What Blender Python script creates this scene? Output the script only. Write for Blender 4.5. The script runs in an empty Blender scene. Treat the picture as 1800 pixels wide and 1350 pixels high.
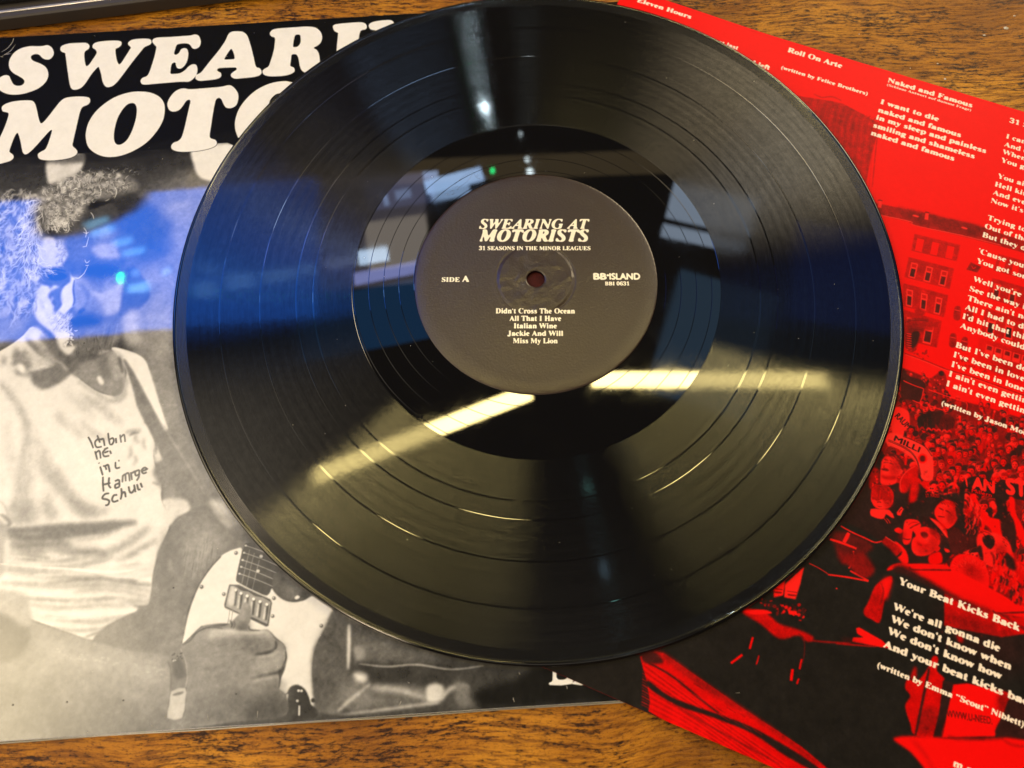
import bpy, math, random
import numpy as np
from mathutils import Matrix, Vector

random.seed(7)
rng = np.random.default_rng(7)
scene = bpy.context.scene
COL = scene.collection

# ------------------------------------------------------------------ camera
F_PX, IMG_W, IMG_H = 1265.0, 1800, 1350
_rx, _ry, _rz = 2.8245963, 0.01427071, 0.00310248
_T = np.array([0.00982062, -0.04365619, 0.2987505])


def _rot():
    cx, sx = math.cos(_rx), math.sin(_rx)
    cy, sy = math.cos(_ry), math.sin(_ry)
    cz, sz = math.cos(_rz), math.sin(_rz)
    Rx = np.array([[1, 0, 0], [0, cx, -sx], [0, sx, cx]])
    Ry = np.array([[cy, 0, sy], [0, 1, 0], [-sy, 0, cy]])
    Rz = np.array([[cz, -sz, 0], [sz, cz, 0], [0, 0, 1]])
    return Rz @ Ry @ Rx


RC = _rot()                       # rows: right, down, forward of the camera in the world
CAM = -RC.T @ _T                  # camera position, record centre is the origin, metres

cam_data = bpy.data.cameras.new("camera")
cam = bpy.data.objects.new("camera", cam_data)
COL.objects.link(cam)
m3 = Matrix((RC[0], -RC[1], -RC[2])).transposed()
cam.matrix_world = Matrix.Translation(Vector(CAM)) @ m3.to_4x4()
cam_data.sensor_fit = 'HORIZONTAL'
cam_data.sensor_width = 36.0
cam_data.lens = F_PX / IMG_W * 36.0
cam_data.clip_start = 0.01
cam_data.clip_end = 50.0
cam_data.dof.use_dof = True
cam_data.dof.focus_distance = 0.297
cam_data.dof.aperture_fstop = 10.0
scene.camera = cam
scene.render.resolution_x, scene.render.resolution_y = 1024, 768

# ------------------------------------------------------------------ view, world
scene.view_settings.view_transform = 'Standard'
scene.view_settings.look = 'None'
scene.view_settings.exposure = 0.15
scene.view_settings.gamma = 1.0
scene.render.engine = 'CYCLES'
scene.cycles.use_denoising = True
scene.cycles.max_bounces = 8
scene.cycles.sample_clamp_indirect = 6.0
world = bpy.data.worlds.new("World")
scene.world = world
world.use_nodes = True
bg = world.node_tree.nodes["Background"]
bg.inputs[0].default_value = (1.0, 0.80, 0.55, 1)
bg.inputs[1].default_value = 0.02


def plane_pt(px, py, z=0.0):
    d = RC.T @ np.array([(px - 900) / F_PX, (py - 675) / F_PX, 1.0])
    s = (z - CAM[2]) / d[2]
    return CAM + d * s


def seen_at(px, py, H):
    """the point at height H whose mirror image in the record stands at this spot"""
    p = plane_pt(px, py, 0.0)
    k = H / CAM[2]
    return Vector((p[0] + (p[0] - CAM[0]) * k, p[1] + (p[1] - CAM[1]) * k, H))


def lamp(name, a, b, width, H, color, radiance, shape='RECTANGLE', tex=None, spread=180):
    """a ceiling or wall lamp seen mirrored between the spots a and b"""
    A, B = seen_at(a[0], a[1], H), seen_at(b[0], b[1], H)
    d = B - A
    L = max(d.length, 1e-4)
    ld = bpy.data.lights.new(name, 'AREA')
    ld.shape = shape
    ld.size, ld.size_y = L, width
    ld.energy = radiance * math.pi * L * width * (0.785 if shape == 'ELLIPSE' else 1.0)
    ld.color = color
    o = bpy.data.objects.new(name, ld)
    COL.objects.link(o)
    o.location = (A + B) / 2
    o.rotation_euler = (0, 0, math.atan2(d.y, d.x))
    if tex:
        ld.use_nodes = True
        tex(ld.node_tree)
    return o


def quad_lamp(name, tl, tr, bl, H, color, radiance, tex=None):
    """a glowing panel, three of its corners given where they are mirrored"""
    TL, TR, BL = seen_at(*tl, H), seen_at(*tr, H), seen_at(*bl, H)
    ux = TR - TL
    down = BL - TL
    n = ux.normalized()
    h = (down - n * down.dot(n)).length
    perp = (down - n * down.dot(n)).normalized()
    ld = bpy.data.lights.new(name, 'AREA')
    ld.shape = 'RECTANGLE'
    ld.size, ld.size_y = ux.length, h
    ld.energy = radiance * math.pi * ux.length * h
    ld.color = color
    o = bpy.data.objects.new(name, ld)
    COL.objects.link(o)
    o.location = (TL + TR) / 2 + perp * h / 2
    o.rotation_euler = (0, 0, math.atan2(ux.y, ux.x))
    if tex:
        ld.use_nodes = True
        tex(ld.node_tree)
    return o


def soft_edges(nt):
    """emission that fades towards the rim of the panel"""
    N, L = nt.nodes, nt.links
    em = N.get("Emission") or N.new('ShaderNodeEmission')
    g = N.new('ShaderNodeNewGeometry')
    s = N.new('ShaderNodeSeparateXYZ')
    L.new(g.outputs['Parametric'], s.inputs[0])
    prod = None
    for ax in ('X', 'Y'):
        a = N.new('ShaderNodeMath')
        a.operation = 'SUBTRACT'
        a.inputs[1].default_value = .5
        L.new(s.outputs[ax], a.inputs[0])
        b = N.new('ShaderNodeMath')
        b.operation = 'ABSOLUTE'
        L.new(a.outputs[0], b.inputs[0])
        c = N.new('ShaderNodeMapRange')
        c.interpolation_type = 'SMOOTHSTEP'
        c.inputs['From Min'].default_value = .5
        c.inputs['From Max'].default_value = .22
        L.new(b.outputs[0], c.inputs['Value'])
        if prod is None:
            prod = c.outputs[0]
        else:
            m = N.new('ShaderNodeMath')
            m.operation = 'MULTIPLY'
            L.new(prod, m.inputs[0])
            L.new(c.outputs[0], m.inputs[1])
            prod = m.outputs[0]
    L.new(prod, em.inputs['Strength'])


def screen_glow(nt):
    """uneven picture on the blue screen; a dark round silhouette is cut into the emission at its upper edge"""
    N, L = nt.nodes, nt.links
    em = N.get("Emission") or N.new('ShaderNodeEmission')
    g = N.new('ShaderNodeNewGeometry')
    c = seen_at(158, 352, 1.0)  # centre of the silhouette that is cut into the glow
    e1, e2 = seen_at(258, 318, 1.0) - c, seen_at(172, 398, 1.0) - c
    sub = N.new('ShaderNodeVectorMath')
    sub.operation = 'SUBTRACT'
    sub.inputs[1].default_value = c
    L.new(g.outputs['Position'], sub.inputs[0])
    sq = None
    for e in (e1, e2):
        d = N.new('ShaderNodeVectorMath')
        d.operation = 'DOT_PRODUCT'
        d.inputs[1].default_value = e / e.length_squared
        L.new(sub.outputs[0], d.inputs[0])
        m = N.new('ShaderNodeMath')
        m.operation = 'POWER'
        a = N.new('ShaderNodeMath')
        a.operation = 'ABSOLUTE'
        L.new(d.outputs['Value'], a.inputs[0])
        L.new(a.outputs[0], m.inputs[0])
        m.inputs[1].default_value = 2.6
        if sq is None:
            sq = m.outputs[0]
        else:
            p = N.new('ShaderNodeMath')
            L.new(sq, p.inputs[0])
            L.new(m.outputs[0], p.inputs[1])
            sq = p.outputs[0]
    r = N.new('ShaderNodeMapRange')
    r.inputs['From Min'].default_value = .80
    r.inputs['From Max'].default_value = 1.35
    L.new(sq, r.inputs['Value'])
    n = N.new('ShaderNodeTexNoise')
    n.inputs['Scale'].default_value = 3.2
    n.inputs['Detail'].default_value = 3.0
    L.new(g.outputs['Position'], n.inputs['Vector'])
    r2 = N.new('ShaderNodeMapRange')
    r2.inputs['From Min'].default_value = .3
    r2.inputs['From Max'].default_value = .7
    r2.inputs['To Min'].default_value = .72
    r2.inputs['To Max'].default_value = 1.15
    L.new(n.outputs['Fac'], r2.inputs['Value'])
    m = N.new('ShaderNodeMath')
    m.operation = 'MULTIPLY'
    L.new(r.outputs[0], m.inputs[0])
    L.new(r2.outputs[0], m.inputs[1])
    L.new(m.outputs[0], em.inputs['Strength'])


# ------------------------------------------------------------------ lamps and lit panels of the room, with some added ones
WARM = (1.0, 0.79, 0.30)
lamp("ceiling_tube_lamp", (552, 838), (932, 689), 0.052, 1.9, WARM, 46)
lamp("ceiling_tube_lamp", (1040, 667), (1452, 668), 0.052, 1.9, WARM, 46)
quad_lamp("lit_wall", (1120, -330), (1690, 420), (1500, -610), 1.6, (1.0, 0.80, 0.50), 21, soft_edges)
quad_lamp("lit_wall", (-420, 590), (640, 590), (-420, 1500), 1.8, (1.0, .86, .66), 1.5, soft_edges)
quad_lamp("lit_wall", (-1100, 860), (400, 920), (-1100, 2100), 1.7, (1.0, .80, .46), 4.0, soft_edges)
quad_lamp("fill_panel", (-2600, 1500), (-1500, 1500), (-2600, 2900), 2.0, (1.0, 0.80, 0.56), 16, soft_edges)  # added fill out of view, lifts the overall warm light
quad_lamp("near_fill_panel", (20, 1660), (480, 1660), (20, 2080), 0.7, (1.0, 0.79, 0.52), 42, soft_edges)  # added fill out of view, brightens the near side of the table
quad_lamp("lit_ceiling", (600, 1260), (1450, 1260), (600, 2000), 1.9, (1.0, 0.85, 0.65), 0.9, soft_edges)
lamp("spot_and_streak_lamp", (846, 189), (858, 189), 0.016, 1.2, (0.72, 0.92, 1.0), 650, 'ELLIPSE')
lamp("spot_and_streak_lamp", (1031, 856), (1037, 856), 0.030, 1.3, (0.35, 0.95, 0.85), 9, 'ELLIPSE')  # added, like the next one: sets the spot's streak below the label
lamp("spot_and_streak_lamp", (1058, 1000), (1066, 1000), 0.034, 1.3, (0.45, 0.75, 1.0), 8, 'ELLIPSE')  # added for the outer part of that streak
lamp("green_diode", (863, 300), (869, 300), 0.012, 0.9, (0.0, 1.0, 0.25), 20, 'ELLIPSE')
lamp("green_diode", (206, 487), (214, 487), 0.018, 0.9, (0.0, 1.0, 0.12), 34, 'ELLIPSE')
lamp("runout_glint", (913, 236), (917, 236), 0.010, 0.9, (0.8, 0.95, 1.0), 12, 'ELLIPSE')  # these three are added: they set the spot's glints on the runout groove
lamp("runout_glint", (926, 303), (937, 301), 0.016, 0.9, (0.8, 0.95, 1.0), 18, 'ELLIPSE')
lamp("runout_glint", (923, 281), (930, 280), 0.012, 0.9, (0.8, 0.95, 1.0), 14, 'ELLIPSE')
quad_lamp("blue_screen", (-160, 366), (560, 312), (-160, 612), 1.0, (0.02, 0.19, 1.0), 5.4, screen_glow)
quad_lamp("screen_edge", (560, 315), (745, 300), (560, 512), 1.0, (0.55, 0.50, 0.62), 1.0)
quad_lamp("screen_edge_bottom", (640, 392), (748, 376), (640, 478), 0.99, (1.0, 0.85, 0.60), 1.6)
quad_lamp("screen_edge_top", (640, 318), (760, 302), (640, 372), 0.99, (0.35, 0.45, 1.0), 0.8)
for k, (x0, y0, x1, y1, w, r, c) in enumerate((
        (342, 511, 380, 507, .030, 5, (.25, .55, 1)), (398, 498, 446, 491, .030, 5, (.25, .55, 1)),
        (462, 489, 520, 478, .024, 4, (.3, .6, 1)), (528, 476, 552, 471, .022, 4, (.3, .6, 1)),
        (570, 466, 625, 457, .020, 4, (.5, .65, 1)), (630, 454, 682, 445, .028, 9, (.55, .75, 1)),
        (622, 491, 740, 468, .024, 4.5, (.35, .42, 1)), (352, 470, 382, 478, .02, 2, (.25, .55, 1)),
        (748, 330, 848, 305, .030, 8, (.40, .62, 1)), (758, 344, 826, 332, .026, 5, (.40, .62, 1)),
        (744, 309, 770, 306, .016, 5, (.45, .62, 1)), (674, 352, 682, 350, .024, 3, (.4, .6, 1)),
        (695, 344, 722, 338, .020, 2, (.4, .6, 1)), (140, 398, 196, 380, .030, 1.5, (.2, .6, 1)),
        (150, 412, 206, 396, .030, 1.5, (.2, .6, 1)), (190, 428, 236, 416, .030, 1.5, (.2, .6, 1)),
        (205, 446, 262, 434, .030, 1.5, (.2, .6, 1)), (216, 508, 268, 500, .04, 2, (.3, .7, 1)),
        (280, 480, 304, 470, .03, 1.6, (.4, .65, 1)), (228, 480, 246, 478, .03, 1.2, (.3, .6, 1)))):
    lamp("screen_text_line", (x0, y0), (x1, y1), w * (.7 if x0 < 310 else 1.1), 0.97, c, r * (2.0 if x0 < 310 else 1.2), tex=soft_edges if x0 < 310 else None)
quad_lamp("dark_blue_panel", (520, 530), (745, 487), (520, 640), 1.3, (0.01, 0.18, 0.50), 1.4)
quad_lamp("window_pane", (1186, 318), (1332, 352), (1176, 384), 1.5, (0.62, 0.78, 1.0), 3.4)
quad_lamp("window_pane", (1166, 393), (1312, 424), (1162, 416), 1.5, (0.62, 0.78, 1.0), 3.6)
quad_lamp("dim_wall_panel", (1196, 472), (1370, 522), (1180, 700), 1.6, (0.28, 0.60, 1.0), 0.6)
quad_lamp("side_screen", (1400, 385), (1640, 425), (1400, 560), 1.2, (0.01, 0.10, 0.75), 1.0)
quad_lamp("shelf_edge", (330, 296), (1180, 262), (330, 338), 1.1, (1.0, 0.72, 0.35), 0.45)

# ================================================================== drawing of the printed surfaces
def smooth(pts, n=6, closed=True):
    P = np.asarray(pts, float)
    N = len(P)
    if n <= 1 or N < 3:
        return P
    t = np.linspace(0, 1, n, endpoint=False)[:, None]
    out = []
    rngk = range(N) if closed else range(N - 1)
    for i in rngk:
        if closed:
            p0, p1, p2, p3 = P[(i - 1) % N], P[i], P[(i + 1) % N], P[(i + 2) % N]
        else:
            p0, p1, p2, p3 = P[max(i - 1, 0)], P[i], P[i + 1], P[min(i + 2, N - 1)]
        out.append(0.5 * ((2 * p1) + (-p0 + p2) * t + (2 * p0 - 5 * p1 + 4 * p2 - p3) * t * t
                          + (-p0 + 3 * p1 - 3 * p2 + p3) * t ** 3))
    if not closed:
        out.append(P[-1:])
    return np.concatenate(out)


def raster(polys, x0, y0, w, h, sub=3):
    """coverage mask of closed polygons (list of (N,2) arrays) on a w x h window"""
    acc = np.zeros((h * sub, w + 2), np.float32)
    for P in polys:
        A = P - (x0, y0)
        B = np.roll(A, -1, axis=0)
        ya, yb = A[:, 1] * sub, B[:, 1] * sub
        for i in np.nonzero(np.abs(ya - yb) > 1e-9)[0]:
            s = 1.0
            a, b = (A[i, 0], ya[i]), (B[i, 0], yb[i])
            if a[1] > b[1]:
                a, b, s = b, a, -1.0
            r0 = max(0, int(math.ceil(a[1] - 0.5)))
            r1 = min(h * sub - 1, int(math.ceil(b[1] - 0.5)) - 1)
            if r1 < r0:
                continue
            rows = np.arange(r0, r1 + 1)
            x = a[0] + (rows + 0.5 - a[1]) * (b[0] - a[0]) / (b[1] - a[1])
            x = np.clip(x, 0, w)
            xi = np.floor(x).astype(int)
            f = (x - xi).astype(np.float32)
            acc[rows, xi] += s * (1 - f)
            acc[rows, xi + 1] += s * f
    cov = np.cumsum(acc, axis=1)[:, :w]
    cov = np.clip(np.abs(cov), 0, 1)
    return cov.reshape(h, sub, w).mean(axis=1)


def box1(a, r, axis):
    if r < 1:
        return a
    a = np.moveaxis(a, axis, 0)
    p = np.concatenate([np.repeat(a[:1], r + 1, 0), a, np.repeat(a[-1:], r, 0)])
    c = np.cumsum(p, axis=0)
    o = (c[2 * r + 1:] - c[:-(2 * r + 1)]) / (2 * r + 1)
    return np.moveaxis(o, 0, axis)


def blur(a, s):
    if s < 0.35:
        return a
    if s < 1.6:
        k = np.exp(-0.5 * (np.arange(-4, 5) / s) ** 2)
        k /= k.sum()
        for ax in (0, 1):
            p = np.pad(a, [(4, 4) if q == ax else (0, 0) for q in range(2)], mode='edge')
            a = sum(k[i] * (p[i:i + a.shape[0], :] if ax == 0 else p[:, i:i + a.shape[1]]) for i in range(9))
        return a
    r = max(1, int(round((math.sqrt(4 * s * s + 1) - 1) / 2)))
    for _ in range(3):
        a = box1(box1(a, r, 0), r, 1)
    return a


class Canvas:
    def __init__(self, w, h, chan, to_tex, color):
        self.w, self.h, self.c = w, h, chan
        self.tex = to_tex
        self.a = np.ones((h, w, chan), np.float32) * np.asarray(color, np.float32)
        self.k = 1.0

    def comp(self, x0, y0, m, val, alpha=1.0):
        h, w = m.shape
        xa, ya = max(x0, 0), max(y0, 0)
        xb, yb = min(x0 + w, self.w), min(y0 + h, self.h)
        if xb <= xa or yb <= ya:
            return
        mm = (m[ya - y0:yb - y0, xa - x0:xb - x0] * alpha)[:, :, None]
        R = self.a[ya:yb, xa:xb]
        R += (np.asarray(val, np.float32) - R) * mm

    def fill(self, pts, val, soft=0.0, alpha=1.0, n=6, holes=(), scale=1.0):
        """pts in photograph-traced coordinates"""
        polys = [self.tex(smooth(pts, n))] + [self.tex(smooth(q, n)) for q in holes]
        a0 = area(polys[0])
        for i in range(1, len(polys)):
            if area(polys[i]) * a0 > 0:
                polys[i] = polys[i][::-1]
        s = soft * self.k
        pad = int(3 * s) + 3
        P = polys[0]
        P0 = np.floor(P.min(0)).astype(int) - pad
        P1 = np.ceil(P.max(0)).astype(int) + pad
        P0 = np.maximum(P0, -200)
        P1 = np.minimum(P1, (self.w + 200, self.h + 200))
        if (P1 - P0).min() <= 0:
            return
        w, h = (P1 - P0)
        m = raster(polys, P0[0], P0[1], int(w), int(h), 2 if s > 1 else 3)
        self.comp(P0[0], P0[1], blur(m, s), val, alpha)

    def stroke(self, pts, width, val, soft=0.0, alpha=1.0, taper=0.35, n=5):
        c = smooth(pts, n, closed=False)
        d = np.gradient(c, axis=0)
        d /= np.maximum(np.linalg.norm(d, axis=1, keepdims=True), 1e-6)
        nrm = np.c_[-d[:, 1], d[:, 0]]
        t = np.linspace(0, 1, len(c))
        wd = width * 0.5 * (taper + (1 - taper) * np.sin(np.pi * np.clip(t, 0, 1)) ** 0.6)[:, None]
        self.fill(np.concatenate([c + nrm * wd, (c - nrm * wd)[::-1]]), val, soft, alpha, n=1)

    def ell(self, cx, cy, rx, ry, rot, val, soft=0.0, alpha=1.0):
        t = np.linspace(0, 2 * np.pi, 20, endpoint=False)
        c, s = math.cos(rot), math.sin(rot)
        x, y = rx * np.cos(t), ry * np.sin(t)
        self.fill(np.c_[cx + c * x - s * y, cy + s * x + c * y], val, soft, alpha, n=1)


def area(P):
    x, y = P[:, 0], P[:, 1]
    return 0.5 * np.sum(x * np.roll(y, -1) - y * np.roll(x, -1))


def Z(ox, oy, s, flat):
    """point list given in an enlarged view: origin and scale of that view"""
    a = np.asarray(flat, float).reshape(-1, 2)
    return a / s + (ox, oy)


# ---- lettering: serif glyphs of the built-in font, fattened and rounded
def _map(s, up, lo, dg):
    o = ''
    for ch in s:
        if 'A' <= ch <= 'Z' and up:
            o += chr(up + ord(ch) - 65)
        elif 'a' <= ch <= 'z' and lo:
            o += chr(lo + ord(ch) - 97)
        elif '0' <= ch <= '9' and dg:
            o += chr(dg + ord(ch) - 48)
        else:
            o += ch
    return o


STYLES = {'bold': (0x1D400, 0x1D41A, 0x1D7CE), 'ital': (0x1D468, 0x1D482, 0x1D7CE), 'sans': (0, 0, 0)}
EM = 72
_cache = {}


def text_mask(s, style='bold', fat=0.055, thr=0.30):
    key = (s, style, fat)
    if key in _cache:
        return _cache[key]
    cu = bpy.data.curves.new('tmp', 'FONT')
    cu.body = _map(s, *STYLES[style])
    cu.resolution_u = 4
    ob = bpy.data.objects.new('tmp', cu)
    COL.objects.link(ob)
    dg = bpy.context.evaluated_depsgraph_get()
    oe = ob.evaluated_get(dg)
    me = oe.to_mesh()
    V = np.empty(len(me.vertices) * 3)
    me.vertices.foreach_get('co', V)
    V = V.reshape(-1, 3)[:, :2]
    me.calc_loop_triangles()
    T = np.empty(len(me.loop_triangles) * 3, int)
    me.loop_triangles.foreach_get('vertices', T)
    T = T.reshape(-1, 3)
    oe.to_mesh_clear()
    bpy.data.objects.remove(ob)
    bpy.data.curves.remove(cu)
    w = V[:, 0].max()
    W, H = int(w * EM) + 24, int(1.5 * EM)
    tri = V[T] * (EM, -EM) + (12, EM * 1.05)
    cr = (tri[:, 1, 0] - tri[:, 0, 0]) * (tri[:, 2, 1] - tri[:, 0, 1]) - (tri[:, 1, 1] - tri[:, 0, 1]) * (tri[:, 2, 0] - tri[:, 0, 0])
    tri[cr < 0] = tri[cr < 0][:, ::-1]
    m = raster(list(tri), 0, 0, W, H, 2)
    b = blur(m.astype(np.float32), fat * EM)
    b = np.clip((b - thr) / 0.12 + 0.5, 0, 1)
    _cache[key] = (b, V[:, 0].min(), w)
    return _cache[key]


def put_text(cv, s, start, width, em, val, style='bold', fat=0.055, ang=None, soft=0.0, thr=0.30, xdir=None, alpha=1.0):
    """start: baseline-left in texture px; width: total length in texture px; em: letter size in texture px"""
    m, xmin, xmax = text_mask(s, style, fat, thr)
    sx = width / ((xmax - xmin) * EM)
    sy = em / EM
    d = np.asarray(xdir if xdir is not None else (1.0, 0.0), float)
    nrm = np.array([-d[1], d[0]])
    cor = []
    for u in (-10, m.shape[1]):
        for v in (-EM * 1.05, EM * 0.45):
            cor.append(np.asarray(start) + d * u * sx + nrm * v * sy)
    cor = np.array(cor)
    x0, y0 = np.floor(cor.min(0)).astype(int) - 1
    x1, y1 = np.ceil(cor.max(0)).astype(int) + 2
    x0, y0, x1, y1 = max(x0, 0), max(y0, 0), min(x1, cv.w), min(y1, cv.h)
    if x1 <= x0 or y1 <= y0:
        return
    ss = 2
    gx, gy = np.meshgrid((np.arange((x1 - x0) * ss) + .5) / ss + x0, (np.arange((y1 - y0) * ss) + .5) / ss + y0)
    rx, ry = gx - start[0], gy - start[1]
    u = (rx * d[0] + ry * d[1]) / sx + 12 + xmin * EM
    v = (rx * nrm[0] + ry * nrm[1]) / sy + EM * 1.05
    ui, vi = np.floor(u).astype(int), np.floor(v).astype(int)
    ok = (ui >= 0) & (vi >= 0) & (ui < m.shape[1] - 1) & (vi < m.shape[0] - 1)
    uc, vc = np.clip(ui, 0, m.shape[1] - 2), np.clip(vi, 0, m.shape[0] - 2)
    fu, fv = u - ui, v - vi
    r = (m[vc, uc] * (1 - fu) + m[vc, uc + 1] * fu) * (1 - fv) + (m[vc + 1, uc] * (1 - fu) + m[vc + 1, uc + 1] * fu) * fv
    r = np.where(ok, r, 0)
    r = r.reshape(y1 - y0, ss, x1 - x0, ss).mean(axis=(1, 3)).astype(np.float32)
    cv.comp(x0, y0, blur(r, soft) if soft else r, val, alpha)


def make_image(name, cv):
    h, w = cv.a.shape[:2]
    a = np.ones((h, w, 4), np.float32)
    a[:, :, :3] = np.clip(cv.a, 0, 1)
    im = bpy.data.images.new(name, w, h, alpha=False)
    im.colorspace_settings.name = 'sRGB'
    im.pixels.foreach_set(np.ascontiguousarray(a[::-1]).ravel())
    im.update()
    im.pack()
    return im


# ------------------------------------------------------------------ where the sheets lie
Z_TABLE, Z_SLEEVE = -0.0042, -0.0022
S_SIZE = 0.3085
_a, _b = plane_pt(-9, 67, Z_SLEEVE)[:2], plane_pt(690, 26, Z_SLEEVE)[:2]
S_X = (_b - _a) / np.linalg.norm(_b - _a)
S_Y = np.array([S_X[1], -S_X[0]])           # towards the viewer
S_O = _a
S_PX = 2000


def px_to_world(P, zf):
    P = np.asarray(P, float).reshape(-1, 2)
    D = np.c_[(P[:, 0] - 900) / F_PX, (P[:, 1] - 675) / F_PX, np.ones(len(P))] @ RC
    z = np.zeros(len(P)) + zf(np.zeros(len(P)))
    for _ in range(4):
        s = (z - CAM[2]) / D[:, 2]
        W = CAM[:2] + D[:, :2] * s[:, None]
        z = zf(W[:, 0]) + np.zeros(len(P))
    return W


def sleeve_tex(P):
    W = px_to_world(P, lambda x: x * 0 + Z_SLEEVE) - S_O
    return np.c_[W @ S_X, W @ S_Y] * (S_PX / S_SIZE)


I_SIZE = 0.3008


def insert_z(x):
    t = np.clip((np.asarray(x) - 0.052) / 0.07, 0, 1)
    return -0.00175 - 0.0021 * t * t * (3 - 2 * t)


_c = px_to_world([(1085, 0), (1170, 0), (1800, 188)], insert_z)
_d = (_c[2] - _c[1]) / np.linalg.norm(_c[2] - _c[1])
_a2 = math.radians(-21.8)
I_X = np.array([math.cos(_a2), math.sin(_a2)])
I_Y = np.array([I_X[1], -I_X[0]])
_top = _c[1]                                  # a point of the upper edge
_left = px_to_world([(1086, 5)], insert_z)[0]  # a point of the left edge
I_O = _top + I_X * ((_left - _top) @ I_X)
I_PX = 2000


def insert_tex(P):
    W = px_to_world(P, insert_z) - I_O
    return np.c_[W @ I_X, W @ I_Y] * (I_PX / I_SIZE)

# ================================================================== print of the record sleeve
def draw_sleeve():
    cv = Canvas(S_PX, S_PX, 1, sleeve_tex, [0.10])
    cv.k = 1.45
    r = random.Random(3)
    A = lambda f: Z(0, 280, 5, f)
    B = lambda f: Z(0, 480, 5, f)
    C = lambda f: Z(0, 740, 5, f)
    D = lambda f: Z(240, 880, 5, f)
    E = lambda f: Z(240, 1050, 5, f)
    G = lambda f: Z(400, 900, 3, f)
    # background of the printed photograph
    cv.fill([(-80, 262), (700, 235), (1200, 220), (1200, 1330), (-80, 1330)], 0.17, 6, n=1)
    cv.fill([(-80, 318), (350, 290), (700, 280), (1200, 1330), (-80, 1330)], 0.25, 16, n=1)
    cv.fill([(240, 360), (420, 330), (460, 700), (420, 960), (270, 760), (235, 560)], 0.50, 22)
    cv.fill(B([-100, 200, 60, 260, 240, 330, 280, 440, 160, 560, 0, 680, -100, 700]), 0.52, 12)
    cv.fill(B([1180, 380, 1560, 340, 1500, 900, 1560, 1350, 1400, 1200, 1300, 800, 1200, 650]), 0.58, 10)
    # lamps in the printed photograph
    cv.fill(A([1715, -120, 1705, 60, 1740, 140, 1800, 180, 1900, 185, 2100, 100, 2200, -150]), 0.93, 2.2)
    cv.fill(A([420, -20, 402, 60, 410, 150, 430, 215, 480, 245, 540, 240, 620, 200, 690, 120, 735, 40, 745, -40, 600, -90, 470, -60]), 0.86, 2.5)
    cv.stroke(A([520, 60, 560, 40, 620, 60]), 5, 0.7, 3, .6)
    # pale cloud of backlit hair on the right of the head
    cv.fill(A([1100, 300, 1250, 290, 1400, 350, 1500, 400, 1660, 360, 1680, 390, 1540, 460, 1500, 540, 1440, 500, 1330, 400, 1200, 330]), 0.56, 5)
    cv.fill(A([1340, 580, 1450, 580, 1560, 680, 1560, 780, 1480, 700, 1400, 640]), 0.52, 6)
    cv.fill(A([1090, 1120, 1200, 1180, 1330, 1100, 1420, 1120, 1380, 1230, 1200, 1300, 1100, 1250]), 0.50, 9)
    # hair mass
    cv.fill(A([-60, 560, 60, 440, 180, 380, 270, 290, 400, 240, 600, 190, 800, 130, 1000, 130, 1180, 190, 1250, 270,
               1150, 300, 900, 420, 760, 480, 600, 560, 450, 600, 330, 700, 310, 900, 290, 1080, 260, 1250, 100, 1240, -60, 1200]), 0.30, 3)
    cv.fill(A([1000, 250, 1250, 300, 1420, 470, 1500, 620, 1480, 820, 1350, 900, 1180, 900, 1060, 760, 1000, 560, 900, 400]), 0.20, 14)
    cv.fill(A([780, 290, 1010, 310, 950, 400, 800, 450, 740, 420, 730, 350]), 0.10, 3)
    # face and neck
    cv.fill(A([440, 560, 620, 540, 820, 440, 1000, 400, 1060, 620, 1080, 860, 1090, 1060, 1050, 1300, 1030, 1420, 900, 1600, 880, 1650,
               600, 1750, 420, 1500, 300, 1300, 290, 1000, 320, 700]), 0.27, 2.5)
    cv.fill(A([560, 600, 800, 560, 900, 600, 760, 900, 600, 900, 540, 760]), 0.33, 8)
    cv.fill(A([810, 780, 880, 740, 1000, 730, 1030, 800, 1050, 870, 960, 885, 880, 870, 830, 830]), 0.66, 4)       # lit brow right
    cv.fill(A([880, 620, 960, 600, 1010, 700, 940, 740, 880, 700]), 0.48, 6)
    cv.fill(A([345, 700, 400, 680, 470, 690, 520, 740, 560, 780, 585, 830, 560, 900, 530, 940, 430, 950, 340, 950, 315, 900, 330, 800]), 0.80, 2.6)
    cv.fill(A([520, 690, 570, 760, 590, 850, 550, 900, 520, 850, 500, 760]), 0.78, 3)
    cv.fill(A([700, 950, 850, 900, 1050, 890, 1090, 960, 1080, 1060, 960, 1090, 840, 1080, 760, 1030]), 0.24, 6)     # right eye shade
    cv.fill(A([640, 1050, 800, 1080, 1080, 1060, 1070, 1300, 920, 1400, 780, 1330, 650, 1350]), 0.42, 8)
    cv.fill(A([640, 1040, 740, 1060, 800, 1160, 900, 1190, 1080, 1060, 1075, 1150, 1050, 1330, 920, 1360, 900, 1260, 800, 1200,
               760, 1290, 700, 1340, 650, 1250, 660, 1150]), 0.68, 5)                                               # right cheek
    cv.fill(A([660, 1060, 760, 1080, 800, 1180, 770, 1280, 700, 1330, 650, 1260]), 0.52, 5)
    cv.fill(A([285, 1110, 330, 1080, 400, 1105, 480, 1100, 520, 1130, 440, 1170, 430, 1220, 470, 1280, 480, 1400, 520, 1500,
               500, 1560, 430, 1500, 330, 1420, 290, 1300, 295, 1200]), 0.84, 2.6)                                 # left cheek
    cv.fill(A([605, 990, 635, 1030, 660, 1050, 645, 1130, 650, 1230, 640, 1290, 600, 1330, 540, 1390, 500, 1400, 500, 1340,
               540, 1280, 525, 1200, 560, 1120, 620, 1070]), 0.86, 2.0)                                            # nose, moustache
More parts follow.
